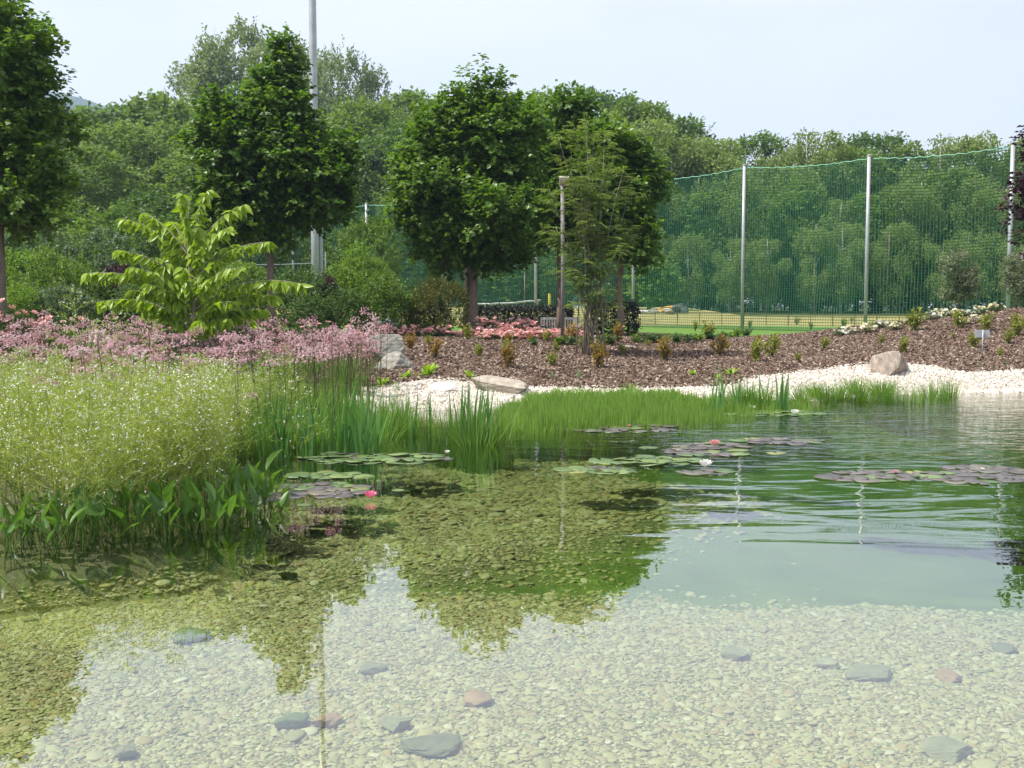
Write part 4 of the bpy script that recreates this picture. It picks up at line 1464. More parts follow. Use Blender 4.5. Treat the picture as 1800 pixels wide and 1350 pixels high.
for i, (px, yt) in enumerate(((122, 564), (258, 566), (288, 570))):
    rose_bush(px, yt, 19.0 + .2 * i, 18, 7, 'pink', 'pale pink rose bush in front of the cherry tree', 'pale roses before the cherry tree', .075)
rose_bush(100, 562, 20.5, 16, 6, 'white', 'white rose bush among the salmon pink ones', None, .055)
for i, (px, yt) in enumerate(((478, 574), (570, 568), (605, 575), (640, 580), (540, 578))):
    rose_bush(px, yt, 24.5, 15, 8, 'pink', 'pink rose bush beyond the flowering rush near the pale maple trunk', 'pink roses beyond the flowering rush', .06)
CR = 'cream rose bushes along the crest of the mulch mound'
for i, (px, yt) in enumerate(((1480, 578), (1497, 574), (1528, 572), (1545, 565), (1575, 568), (1605, 558), (1640, 550), (1655, 545), (1680, 545), (1700, 545), (1722, 540), (1745, 535), (1780, 520), (1725, 556), (1690, 560))):
    p0 = hit(px, yt + 14)
    rose_bush(px, yt, p0[1], 13, 8 + i % 3, 'white' if i % 3 == 0 else 'cream', 'cream-white rose bush on the crest of the mulch mound', CR, .068)


# ------------------------------------------------------------------ small plants on the mulch
def tuft_mesh(seed, n=170, hgt=1.0):
    r = rng_(seed)
    g = Geo(); st = Geo()
    for j in range(9):
        an = r.uniform(0, 6.28); q = r.uniform(.1, .45)
        e = np.array([math.cos(an) * q, math.sin(an) * q, hgt * r.uniform(.55, 1)])
        pts = np.stack([e * [.1, .1, 0] - [0, 0, .05], e * [.5, .5, .6], e])
        st.add(*tube(pts, [.02, .014, .008], 3, cap=False))
        m = n // 9
        t = r.uniform(.3, 1, m)
        q_ = e * np.stack([t, t, t], -1)
        V, F = leaves(q_ + r.normal(size=(m, 3)) * .05, randdir(r, m) + [0, 0, .4], UP + r.normal(size=(m, 3)) * .6, .20, .10)
        g.add(V, F)
    return g.mesh('foliage', [M['green_small']]), st.mesh('stems', [M['stalk']])


TUFT = [tuft_mesh(600 + k) for k in range(4)]
SMALL = [(892, 624), (894, 606), (972, 648), (933, 604), (962, 604), (978, 620), (1008, 606), (1020, 612), (1086, 606), (1094, 626), (1139, 612), (1169, 637), (1222, 582), (1264, 628),
         (1278, 616), (1319, 578), (894, 650), (753, 608), (721, 617), (822, 600), (842, 630), (764, 633), (1400, 572), (1425, 580), (1483, 577), (1497, 568), (1606, 584), (1550, 606),
         (1589, 624), (1356, 630), (1403, 638), (1333, 604), (1675, 598), (1686, 580), (1711, 614), (1758, 630), (1772, 607), (1786, 577), (1789, 594), (1735, 585), (1330, 640), (1450, 618), (1245, 600), (1050, 650)]
GS = 'young shrubs dotted over the mulch bank'
for i, (px, py) in enumerate(SMALL):
    p0 = hit(px, py)
    bronze = i % 5 in (1, 3) and px < 1350
    s = rr_.uniform(.17, .48) * (1.15 if py < 590 else 1.0)
    t = thing('young_shrub', 'bronze-orange young shrub growing in the bark mulch' if bronze else 'small yellow-green young shrub growing in the bark mulch', 'shrub', p0, rr_.uniform(0, 6), GS + (' (bronze)' if bronze else ' (green)'))
    fm, sm = TUFT[i % 4]
    f = part('foliage', fm, t, scale=(s, s, s * 1.1)); set_mat(f, M['orange_leaf'] if bronze else M['green_small'])
    part('stems', sm, t, scale=(s, s, s * 1.1))
GE = 'low leafy plants edging the lawn'
for i, px in enumerate((1118, 1135, 1152, 1170, 1190, 1208, 1228, 1250, 1270, 1292, 1310, 940, 985, 1000, 1030, 1062, 1075)):
    p0 = hit(px, 606 - max(0, px - 1200) * .11 if px > 1100 else 610)
    s = rr_.uniform(.25, .36)
    t = thing('edging_plant', 'low green leafy plant along the top edge of the mulch bank', 'plant', p0, rr_.uniform(0, 6), GE)
    fm, sm = TUFT[i % 4]
    f = part('foliage', fm, t, scale=(s * 1.4, s * 1.4, s * .8)); set_mat(f, M['rose_leaf'] if i % 3 else M['bush_c'])
    part('stems', sm, t, scale=(s * 1.4, s * 1.4, s * .8))


def rosette_mesh(seed, n=26):
    r = rng_(seed)
    g = Geo()
    an = r.uniform(0, 6.28, n); el = r.uniform(.15, 1.2, n)
    for a, e in zip(an, el):
        d = np.array([math.cos(a), math.sin(a), 0])
        ln = r.uniform(.6, 1.0); s = np.array([-math.sin(a), math.cos(a), 0])
        V = []
        for tt, ww in ((0, .03), (.35, .09), (.7, .10), (1, .0)):
            c = d * ln * tt * math.cos(e) + UP * (ln * (tt * math.sin(e) - .45 * tt * tt * (1.2 - e * .5)) + .05)
            V += [c + s * ww, c - s * ww]
        i = np.arange(3)[:, None] * 2
        g.add(V, i + [[0, 1, 3, 2]])
    return g.mesh('rosette', [M['hosta']], True)


ROS = [rosette_mesh(640 + k) for k in range(3)]
for i, (px, py, s) in enumerate(((752, 664, .42), (712, 669, .28), (672, 682, .34), (826, 667, .28), (1216, 664, .22), (1262, 669, .2), (1286, 663, .28))):
    p0 = hit(px, py)
    single('rosette_plant', ROS[i % 3], 'lime green leafy rosette where the mulch meets the white gravel', 'plant', p0, (0, 0, i * 1.3), 'lime rosettes along the gravel edge', None, s)


# sword-leaved plants: iris
def blade_mesh(seed, w=.011, bend=.12):
    r = rng_(seed)
    k = 7
    t = np.linspace(0, 1, k)
    b = r.uniform(.3, 1) * bend
    V = []
    for q in t:
        ww = w * (1 - q ** 2.2) ** .8 * (.75 + .5 * math.sin(q * 2.5))
        c = np.array([b * q ** 2.2, 0, q])
        V += [c + [0, -ww, 0], c + [.0025 * (1 - q), 0, 0], c + [0, ww, 0]]
    i = np.arange(k - 1)[:, None] * 3
    F = np.concatenate([i + [[0, 1, 4, 3]], i + [[1, 2, 5, 4]]])
    return mk_mesh('leaf', V, [F], [M['iris']], smooth=True)


BLADE = [blade_mesh(700 + k, .014, .05 + .05 * k) for k in range(6)]


def iris(x, y, hgt, nb, spread, label, group, seed, lean=.10):
    r = rng_(seed)
    z = min(h1(x, y), 0.1)
    t = thing('iris_clump', label, 'iris', (x, y, z), 0, group)
    for j in range(nb):
        s = hgt * r.uniform(.7, 1.08) - z
        part('leaf', BLADE[r.integers(0, 6)], t, (r.normal() * spread, r.normal() * spread * .6, 0),
             (r.normal() * lean, r.normal() * lean, r.uniform(0, 6.28)), (s, s * 1.15, s))


for i, (px, py, hh, nb, spd, lab, grp) in enumerate([
    (482, 806, .80, 20, .10, 'stiff blue-green iris clump where the plantain froth ends', None),
    (520, 800, .72, 14, .10, 'stout iris clump standing behind the green lily pads', 'iris clumps of the reed bay'),
    (560, 796, .70, 12, .10, 'stout iris clump standing behind the green lily pads', 'iris clumps of the reed bay'),
    (595, 797, .72, 14, .08, 'stout iris clump standing behind the green lily pads', 'iris clumps of the reed bay'),
    (627, 798, .74, 20, .09, 'stout iris clump standing behind the green lily pads', 'iris clumps of the reed bay'),
    (652, 790, .68, 12, .08, 'stout iris clump standing behind the green lily pads', 'iris clumps of the reed bay'),
    (730, 768, .60, 12, .10, 'slim iris clump between the reed bay and the round rush tuft', None),
    (820, 776, .74, 16, .14, 'dark iris blades rising through the round rush tuft', None),
    (845, 774, .66, 12, .10, 'iris blades at the edge of the round rush tuft', None),
    (1268, 727, .72, 10, .10, 'tall iris leaves at the end of the horsetail bed', None),
    (1300, 722, .58, 9, .10, 'sparse iris leaves behind the white water lilies', None),
    (1330, 712, .55, 9, .12, 'thin iris leaves beside the upright fan in the shallows', None),
    (1374, 722, .62, 16, .06, 'dense upright iris fan near the white lilies at the gravel', None),
]):
    q = at(px, py, z=0.0)
    iris(q[0], q[1], hh, nb, spd, lab, grp, 720 + i)
for i, (px, py, s) in enumerate(((970, 668, .22), (1020, 668, .26), (1070, 674, .20), (1090, 672, .18), (1134, 676, .16), (1721, 648, .22), (1768, 650, .24), (700, 690, .3))):
    p0 = hit(px, py)
    t = thing('iris_sprout', 'single short iris sprout at the upper edge of the gravel', 'iris', p0, 0, 'iris sprouts at the gravel edge')
    for j in range(5):
        part('leaf', BLADE[(i + j) % 6], t, (rr_.normal() * .02, rr_.normal() * .02, -.01), (rr_.normal() * .18, rr_.normal() * .18, rr_.uniform(0, 6)), (s, s * 1.6, s * rr_.uniform(.7, 1.1)))


# thin rush tufts
def rush_mesh(seed, n=150, mat='rush', spread=.5, w=.008):
    r = rng_(seed)
    g = Geo()
    for j in range(n):
        an = r.uniform(0, 6.28); q = r.random() ** .7
        b0 = np.array([math.cos(an) * q * .16, math.sin(an) * q * .16, 0])
        h_ = r.uniform(.55, 1.0)
        out = np.array([math.cos(an), math.sin(an), 0]) * q * spread * r.uniform(.3, 1)
        s = np.array([-math.sin(an), math.cos(an), 0]) * w
        if r.random() < .5: s = np.array([w, 0, 0])
        V = []
        for tt in (0, .4, .75, 1):
            c = b0 + out * tt ** 1.9 + UP * h_ * (tt - .12 * tt ** 3 * q)
            V += [c + s * (1 - tt * .9), c - s * (1 - tt * .9)]
        i = np.arange(3)[:, None] * 2
        g.add(V, i + [[0, 1, 3, 2]])
    return g.mesh('blades', [M[mat]])


RUSH = [rush_mesh(800 + k, 150, 'rush', .35 + .12 * k) for k in range(3)]


def rush(px, py, hh, wide, label, group, i):
    q = at(px, py, z=0.0)
    z = min(h1(q[0], q[1]), .15)
    o = single('rush_tuft', RUSH[i % 3], label, 'rush', (q[0], q[1], z), (0, 0, i * 1.1), group, None, (wide, wide, hh - z))
    return o


rush(835, 778, .60, 1.15, 'round dense rush tuft at the water edge before the flat tan slab', None, 2)
rush(880, 772, .50, .9, 'fine pale rush tuft leaning beside the round dense one', None, 1)
rush(790, 772, .50, .9, 'loose rush tuft joining the round dense one', None, 0)
i = 0
for (px, py) in [(500, 790), (540, 785), (575, 780), (610, 780), (640, 780), (665, 770), (690, 765), (520, 765), (560, 760), (600, 755), (640, 750), (680, 745), (700, 750), (480, 760), (455, 745), (715, 755), (750, 765), (590, 740), (550, 735), (630, 735)]:
    rush(px, py, rr_.uniform(.40, .60), rr_.uniform(.7, 1.0), 'bushy green rush tuft in the reed bay below the pink umbels', 'rush tufts of the reed bay', i); i += 1
for (px, py) in [(1435, 700), (1455, 704), (1480, 700), (1510, 702), (1535, 704), (1560, 703), (1580, 706), (1600, 706), (1620, 703), (1650, 698), (1670, 694), (1345, 712), (1410, 706), (1500, 694), (1550, 694), (1635, 694), (1300, 714), (1320, 716)]:
    rush(px, py + 2, rr_.uniform(.32, .46), rr_.uniform(.8, 1.15), 'short bright rush tuft in the shallows before the rust-stained boulder', 'short rush tufts before the gravel', i); i += 1


# horsetail bed: a dense stand of fine upright stems
r = rng_(900)


def stem_fan(seed, n=16):
    r = rng_(seed)
    P = np.stack([r.normal(0, .05, n), r.normal(0, .05, n), np.zeros(n)], -1)
    D = unit(np.stack([r.normal(0, .08, n), r.normal(0, .08, n), np.ones(n)], -1))
    V, F = leaves(P, D, unit(r.normal(size=(n, 3)) * [1, 1, 0]), r.uniform(.75, 1.05, n), .020, .1, 0)
    return mk_mesh('horsetail_stems', V, [F], [M['horsetail']])


HB = [(850, 728), (870, 764), (935, 762), (1000, 757), (1100, 752), (1200, 746), (1300, 738), (1430, 726), (1480, 716), (1400, 710), (1262, 712), (1180, 708), (1100, 702), (1000, 704), (930, 712)]
HBW = np.array([at(px, py, z=0)[:2] for px, py in HB])
n = 8500
hx_ = r.uniform(HBW[:, 0].min(), HBW[:, 0].max(), n); hy_ = r.uniform(HBW[:, 1].min(), HBW[:, 1].max(), n)
ok = (r.random(n) < np.interp(hx_, [-.4, .1, .5, 2.3, 2.8, 4.5], [.06, .45, 1, 1, .35, .15])) & (poly_sd(hx_, hy_, HBW) < -.12 + .20 * r.normal(size=n) + .2 * vnoise(np.stack([hx_, hy_, 0 * hx_], -1), 3.0, 21))
hx_, hy_ = hx_[ok], hy_[ok]
n = len(hx_)
hz_ = np.minimum(H(hx_, hy_), .05)
hs = (.15 + .06 * vnoise(np.stack([hx_, hy_, 0 * hx_], -1), 2.0, 2) + r.normal(0, .055, n)) - hz_
scatter('horsetail_bed', np.stack([hx_, hy_, hz_], -1), np.stack([0 * hx_, 0 * hx_, r.uniform(0, 6.28, n)], -1), np.stack([np.ones(n), np.ones(n), hs], -1),
        [proto(stem_fan(910 + k), 'horsetail_proto') for k in range(3)], r.integers(0, 3, n), label='dense bright green horsetail stand in front of the white gravel', cat='horsetail')


# flowering rush: pink umbels on tall bare stalks
def umbel_mesh(seed):
    r = rng_(seed)
    g = Geo()
    V, F = tube([[0, 0, 0], [r.normal() * .02, r.normal() * .02, .5], [0, 0, 1.0]], [.006, .005, .004], 3, cap=False)
    g.add(V, F, 0)
    m = 30
    d = randdir(r, m); d[:, 2] = np.abs(d[:, 2]) * .8 - .1; d = unit(d)
    tip = np.array([0, 0, 1.0]) + d * r.uniform(.05, .10, m)[:, None]
    V, F = leaves(np.tile([0, 0, 1.0], (m, 1)), d, r.normal(size=(m, 3)), .09, .003, 0, 0)
    g.add(V, F, 0)
    for q in range(3):
        dd = unit(d * .6 + randdir(r, m) * .8)
        V, F = leaves(tip - dd * .010, dd, d + r.normal(size=(m, 3)) * .4, .025, .021)
        g.add(V, F, 1)
    return g.mesh('umbel', [M['stalk'], M['umbel']])


def marsh_points(n, y0, y1, x0, inset, seed):
    r = rng_(seed)
    y = r.uniform(y0, y1, n)
    m = np.interp(y, MY, MX) - inset
    x = x0 + (m - x0) * r.random(n)
    x = np.maximum(x, -.53 * y - .6)
    v = (x > -.53 * y - .55)
    return x[v], y[v]


r = rng_(950)
ux, uy = [], []
for (n, y0, y1, inset) in ((200, 8.8, 10.6, .5), (560, 10.6, 14, .3), (780, 14, 19.0, .05)):
    a, b = marsh_points(n, y0, y1, -10.5, inset, int(n + y0))
    # drifts: keep most where the drift noise is high, thin out between
    kk = vnoise(np.stack([a, b, 0 * a], -1), 1.6, 14) + r.normal(0, .35, len(a)) > -.25
    a, b = a[kk], b[kk]
    ux.append(a); uy.append(b)
ux, uy = np.concatenate(ux), np.concatenate(uy)
uz = np.minimum(H(ux, uy), .35)
uh = np.interp(uy, [9, 12, 15, 19], [.82, .95, 1.03, 1.02]) + r.normal(0, .13, len(ux))
uh = uh - uz
S = np.stack([np.ones(len(ux)) * 1.05, np.ones(len(ux)) * 1.05, uh], -1)
scatter('flowering_rush', np.stack([ux, uy, uz], -1), np.stack([r.normal(0, .07, len(ux)), r.normal(0, .07, len(ux)), r.uniform(0, 6.28, len(ux))], -1), S,
        [proto(umbel_mesh(960 + k), 'umbel_proto') for k in range(4)], r.integers(0, 4, len(ux)), label='mass of dusky pink flowering rush umbels behind the marsh plants', cat='flowers')
# green blades that fill the marsh below the flowers
a, b = marsh_points(800, 9.5, 19.5, -10.5, .45, 4)
zz = np.minimum(H(a, b), .35)
scatter('marsh_blades', np.stack([a, b, zz], -1), np.stack([0 * a, 0 * a, r.uniform(0, 6.28, len(a))], -1),
        np.stack([np.full(len(a), .75), np.full(len(a), .75), np.interp(b, [9, 13, 19], [.46, .56, .70]) - zz + r.normal(0, .06, len(a))], -1),
        [proto(rush_mesh(970 + k, 40, 'rush', .4), 'blade_proto') for k in range(2)], r.integers(0, 2, len(a)), label='green reed blades filling the marsh under the pink umbels', cat='reeds')


# water plantain: froth of whorled panicles with tiny white flowers
def panicle_mesh(seed):
    r = rng_(seed)
    g = Geo()
    g.add(*tube([[0, 0, 0], [0.01, 0, .5], [0, 0.01, 1.0]], [.0045, .0035, .002], 3, cap=False), 0)
    bp, bd, bl, fp = [], [], [], []
    for wv, zc in enumerate((.40, .55, .68, .79, .88, .95)):
        nb = 6 if wv < 4 else 4
        ln = (.30, .27, .22, .16, .11, .07)[wv]
        for j in range(nb):
            an = 2 * pi * j / nb + wv + r.normal() * .2
            d = unit(np.array([math.cos(an), math.sin(an), r.uniform(.25, .7)]))
            l = ln * r.uniform(.7, 1.15)
            bp.append([0, 0, zc]); bd.append(d); bl.append(l)
            for q in (.45, .75, 1.0):
                o = np.array([0, 0, zc]) + d * l * q
                for s in range(3):
                    d2 = unit(d * .5 + r.normal(size=3) * .6 + [0, 0, .3]); l2 = l * r.uniform(.2, .38)
                    bp.append(o); bd.append(d2); bl.append(l2); fp.append(o + d2 * l2)
    bp, bd, bl = np.array(bp), np.array(bd), np.array(bl)
    V, F = leaves(bp, bd, r.normal(size=bp.shape), bl, .0046, 0, 0); g.add(V, F, 0)
    fp = np.array(fp)
    bud = r.random(len(fp))
    f1 = fp[bud < .14]
    V, F = leaves(f1, randdir(r, len(f1)), UP + r.normal(size=f1.shape) * .8, .0125, .013); g.add(V, F, 1)
    V, F = leaves(f1, randdir(r, len(f1)), UP + r.normal(size=f1.shape) * .8, .0125, .013); g.add(V, F, 1)
    f2 = fp[bud >= .14]
    V, F = leaves(f2, randdir(r, len(f2)), r.normal(size=f2.shape), .010, .008); g.add(V, F, 0)
    return g.mesh('panicle', [M['panicle'], M['tiny_white']])


r = rng_(1000)
ax_, ay_ = [], []
for (n, y0, y1, inset) in ((290, 6.85, 8.2, .52), (480, 8.2, 10.5, .50), (330, 10.5, 13, .9)):
    a, b = marsh_points(n, y0, y1, -7.5, inset, int(n * 3 + y0))
    ax_.append(a); ay_.append(b)
# stems keep behind the front row of leaves
a, b = np.concatenate(ax_), np.concatenate(ay_)
zz = np.minimum(H(a, b), .1)
ph = np.interp(b, [6.3, 7.5, 9, 11, 13], [.76, .82, .86, .86, .84]) * np.clip(1 + .16 * r.normal(size=len(a)) + .10 * vnoise(np.stack([a, b, 0 * a], -1), 2.6, 31), .55, 1.3) - zz
scatter('plantain_flowers', np.stack([a, b, zz], -1), np.stack([r.normal(0, .10, len(a)), r.normal(0, .10, len(a)), r.uniform(0, 6.28, len(a))], -1),
        np.stack([ph, ph, ph], -1), [proto(panicle_mesh(1010 + k), 'panicle_proto') for k in range(5)], r.integers(0, 5, len(a)),
        label='frothy yellow-green mass of water plantain panicles dotted with tiny white flowers', cat='flowers')
# a few panicles that stand alone above the froth
r = rng_(1050)
PM = [panicle_mesh(1060 + k) for k in range(3)]
for i, (px, py, top) in enumerate(((130, 0, 505), (205, 0, 545), (170, 0, 560), (520, 0, 660), (268, 0, 560))):
    Y = (14.5, 14.0, 14.2, 10.5, 15.0)[i]
    x = at(px, 540, Y=Y)[0]; z0 = min(h1(x, Y), .3)
    s = at(px, top, Y=Y)[2] - z0
    single('plantain_panicle', PM[i % 3], 'lone tall water plantain panicle standing above the pink umbels', 'flower', (x, Y, z0), (0, 0, i), 'lone plantain panicles', None, (s, s, s))


# water plantain plants of the front row: each leaf its own part
def plantain_leaf(seed):
    r = rng_(seed)
    g = Geo()
    ph_, tilt = 1.0, r.uniform(.1, .8)
    top = np.array([r.uniform(.05, .22), 0, ph_ * .64])
    g.add(*tube(np.stack([[0, 0, 0], top * [.3, 1, .5], top]), [.013, .010, .007], 5, cap=False))
    d = unit(np.array([math.sin(tilt), 0, math.cos(tilt)]))
    s = np.array([0, 1.0, 0]); n2 = np.cross(s, d)
    prof = ((0, .10), (.10, .52), (.28, .78), (.5, .80), (.72, .58), (.88, .28), (1, 0))
    ln, wd = .35, .165
    curl = r.uniform(.1, .7)
    V = []
    for tt, ww in prof:
        c = top + d * ln * tt + n2 * (curl * .25 * ln * tt * tt) + s * .03 * math.sin(tt * 4 + seed)
        cup = .28 * wd * ww
        V += [c + s * wd * ww * .5 + n2 * -cup, c + s * wd * ww * .25 - n2 * cup * .3, c, c - s * wd * ww * .25 - n2 * cup * .3, c - s * wd * ww * .5 - n2 * cup]
    k = len(prof)
    i = np.arange(k - 1)[:, None] * 5
    F = np.concatenate([i + [[j, j + 1, j + 6, j + 5]] for j in range(4)])
    g.add(V, F)
    return g.mesh('leaf', [M['plantain']], True)


PLEAF = [plantain_leaf(1100 + k) for k in range(7)]
FR = [(px, py) for px, py in ((-25, 992), (5, 985), (25, 975), (50, 990), (75, 978), (100, 968), (60, 955), (130, 985), (150, 965), (175, 972), (200, 955), (215, 970), (120, 945), (180, 940), (240, 962), (262, 950), (285, 958), (250, 930),
                              (305, 948), (330, 955), (350, 942), (372, 950), (320, 925), (392, 940), (415, 948), (435, 935), (380, 918), (455, 938), (475, 925), (492, 915), (430, 905), (470, 900), (500, 890))]
for i, (px, py) in enumerate(FR):
    q = at(px * .94 - (14 if px > 360 else 0), py - 22, z=0.0)
    z0 = min(h1(q[0], q[1]), 0.0) - .02
    r = rng_(1200 + i)
    lone = i >= 29
    t = thing('water_plantain', 'broad-leaved water plantain standing at the open water beside bronze lily pads' if lone else 'broad-leaved water plantain in the front row below the white froth', 'water plant', (q[0], q[1], z0), 0,
              'plantains beside the bronze pads' if lone else 'front row of water plantains')
    for j in range(9):
        s = r.uniform(.18, .37) - z0
        part('leaf', PLEAF[r.integers(0, 7)], t, (r.normal() * .08, r.normal() * .08, 0), (r.normal() * .22, r.normal() * .22, r.uniform(0, 6.28)), (s * .95, s * r.uniform(.85, 1.35), s * r.uniform(.85, 1.15)))
# the tall curled leaf pair that stands out of the froth
q = at(232, 940, z=0.0)
t = thing('water_plantain', 'tallest water plantain with long curled pale leaf standing out of the froth', 'water plant', (q[0], q[1], -.1), 0)
part('leaf', PLEAF[1], t, (0, 0, 0), (0, .5, -1.0), (.75, .62, .72)); part('leaf', PLEAF[3], t, (-.08, 0, 0), (.1, .75, -2.2), (.6, .55, .6))
part('leaf', PLEAF[5], t, (.1, .0, 0), (.1, .2, 1.2), (.5, .5, .5))


# ------------------------------------------------------------------ water lilies
def pad_mesh(seed, mat):
    r = rng_(seed)
    n = 22
    notch = .22
    an = np.linspace(notch, 2 * pi - notch, n)
    wav = 1 + .03 * np.sin(an * 3 + r.uniform(0, 6)) + .015 * r.normal(size=n)
    inner = np.stack([np.cos(an) * .55, np.sin(an) * .55, .004 * np.sin(an * 2 + seed)], -1)
    outer = np.stack([np.cos(an) * wav, np.sin(an) * wav, .02 * np.sin(an * 3 + r.uniform(0, 6)) + .012], -1)
    V = np.concatenate([[[0, 0, 0]], inner, outer, outer - [0, 0, .03]])
    j = np.arange(n - 1)
    F3 = np.stack([0 * j, 1 + j, 2 + j], -1)
    F4 = np.concatenate([np.stack([1 + j, 1 + n + j, 2 + n + j, 2 + j], -1), np.stack([1 + n + j, 1 + 2 * n + j, 2 + 2 * n + j, 2 + n + j], -1)])
    return mk_mesh('lily_pad', V, [F3, F4], [mat], smooth=True)


PAD = {k: [pad_mesh(1300 + j, M['pad_' + k]) for j in range(3)] for k in ('green', 'purple', 'yellow')}
CLUST = [  # cx, cy, half width, half height (px), count, purple share, yellow share, radius, tilt, where
    (665, 806, 128, 10, 26, .15, .05, .115, .05, 'in the raft before the iris clumps'),
    (560, 862, 88, 13, 18, .6, .05, .11, .015, 'in the raft beside the deep pink lily'),
    (575, 836, 68, 5, 8, .15, .1, .11, .015, 'in the short row behind the deep pink lily'),
    (462, 872, 30, 12, 8, .8, .0, .11, .015, 'half hidden behind the plantain leaves'),
    (1046, 827, 66, 6, 10, .1, .05, .115, .06, 'in the crowded oval raft nearest the wooden post reflection'),
    (1142, 811, 92, 7, 16, .05, .05, .115, .06, 'in the long crowded raft beside the white lily'),
    (1243, 831, 48, 4, 6, .5, .1, .115, .03, 'in the small raft below the white lily'),
    (1250, 791, 75, 12, 18, .65, .05, .115, .02, 'in the bronze raft around the rose lily'),
    (1370, 776, 70, 5, 12, .7, .1, .12, .02, 'in the bronze strip beyond the rose lily'),
    (1090, 752, 112, 7, 20, .7, .1, .12, .02, 'in the bronze raft before the horsetail bed'),
    (1370, 727, 95, 4, 13, .05, .05, .13, .03, 'in the pale raft with two white lilies'),
    (1555, 838, 105, 9, 18, .75, .06, .115, .015, 'in the bronze raft over the deep water'),
    (1725, 836, 95, 15, 26, .75, .06, .115, .015, 'in the large bronze raft at the purple tree reflection'),
]
r = rng_(1400)
for (cx_, cy_, hw, hh, cnt, pp, yy, rad, tilt, where) in CLUST:
    placed = []
    tries = 0
    while len(placed) < int(cnt * 1.3) and tries < 900:
        tries += 1
        a, q = r.uniform(0, 6.28), math.sqrt(r.random())
        p0 = at(cx_ + hw * q * math.cos(a), cy_ + hh * q * math.sin(a), z=0.0)
        rd = rad * r.uniform(.72, 1.12)
        if any(math.hypot(p0[0] - x, p0[1] - y) < .62 * (rd + r2) for x, y, r2 in placed):
            continue
        placed.append((p0[0], p0[1], rd))
        u_ = r.random()
        c = 'purple' if u_ < pp else ('yellow' if u_ < pp + yy else 'green')
        cw = {'purple': 'bronze-purple', 'yellow': 'yellowing', 'green': 'green'}[c]
        single('lily_pad', PAD[c][r.integers(0, 3)], cw + ' lily pad ' + where, 'lily pad', (p0[0], p0[1], .002 + .0035 * (len(placed) % 4)),
               (r.normal() * tilt, r.normal() * tilt, r.uniform(0, 6.28)), cw + ' pads ' + where, None, (rd, rd, rd))
for px, py, c in ((1365, 797, 'yellow'), (1140, 787, 'green'), (535, 888, 'green'), (700, 862, 'green')):
    p0 = at(px, py, z=0)
    single('lily_pad', PAD[c][0], {'green': 'lone green lily pad floating apart from the rafts', 'yellow': 'lone yellowing lily pad floating before the bronze strip'}[c], 'lily pad', (p0[0], p0[1], .004), (0, 0, px), 'lone green pads' if c == 'green' else None, None, .105 if px > 1000 else .055)


def lily_mesh(mat, seed):
    r = rng_(seed)
    g = Geo()
    for nn, el, ln, off in ((8, .28, 1.0, 0), (8, .62, .95, .4), (7, .95, .82, .1), (5, 1.25, .6, .3)):
        for j in range(nn):
            a = 2 * pi * j / nn + off + r.normal() * .06
            d = np.array([math.cos(a), math.sin(a), 0]); s = np.array([-math.sin(a), math.cos(a), 0])
            V = []
            for tt, ww in ((0, .08), (.35, .17), (.65, .19), (.88, .10), (1, 0)):
                e = el + .45 * tt
                c = d * ln * tt * math.cos(e * .9) + UP * (ln * tt * math.sin(e) * .95 + .05)
                up = -d * math.sin(e) + UP * math.cos(e)
                V += [c + s * ww + up * ww * .4, c, c - s * ww + up * ww * .4]
            i = np.arange(4)[:, None] * 3
            g.add(V, np.concatenate([i + [[0, 1, 4, 3]], i + [[1, 2, 5, 4]]]))
    return g.mesh('petals', [mat], True)


def stamen_mesh():
    r = rng_(3)
    n = 30
    a = r.uniform(0, 6.28, n); q = r.uniform(.02, .16, n)
    P = np.stack([np.cos(a) * q, np.sin(a) * q, np.full(n, .15)], -1)
    V, F = leaves(P, np.stack([np.cos(a) * .3, np.sin(a) * .3, np.ones(n)], -1), r.normal(size=(n, 3)), .3, .05)
    return mk_mesh('stamens', V, [F], [M['stamen']])


LIL = {k: lily_mesh(M['lily_' + k], 1500) for k in ('pink', 'rose', 'white')}
STM = stamen_mesh()
for px, py, c, s, lab in ((651, 879, 'pink', .072, 'deep pink water lily open on the calm water'), (1256, 786, 'rose', .082, 'rose-coloured water lily amid bronze pads'),
                          (1240, 824, 'white', .09, 'large white water lily over its own reflection'), (1397, 730, 'white', .085, 'small white water lily at the end of the pale raft'),
                          (1321, 722, 'white', .085, 'white water lily before the sparse iris leaves'), (1106, 752, 'rose', .035, 'half-closed rosy lily bud on the raft before the horsetail'),
                          (786, 799, 'white', .04, 'half-closed pale lily bud at the tip of the green raft'), (1574, 834, 'rose', .035, 'dark lily bud standing on the bronze raft over deep water'), (1727, 829, 'white', .03, 'pale lily bud on the large bronze raft')):
    p0 = at(px, py, z=0)
    t = thing('water_lily', lab, 'water lily', (p0[0], p0[1], .012), px)
    part('petals', LIL[c], t, scale=s); part('stamens', STM, t, scale=s)


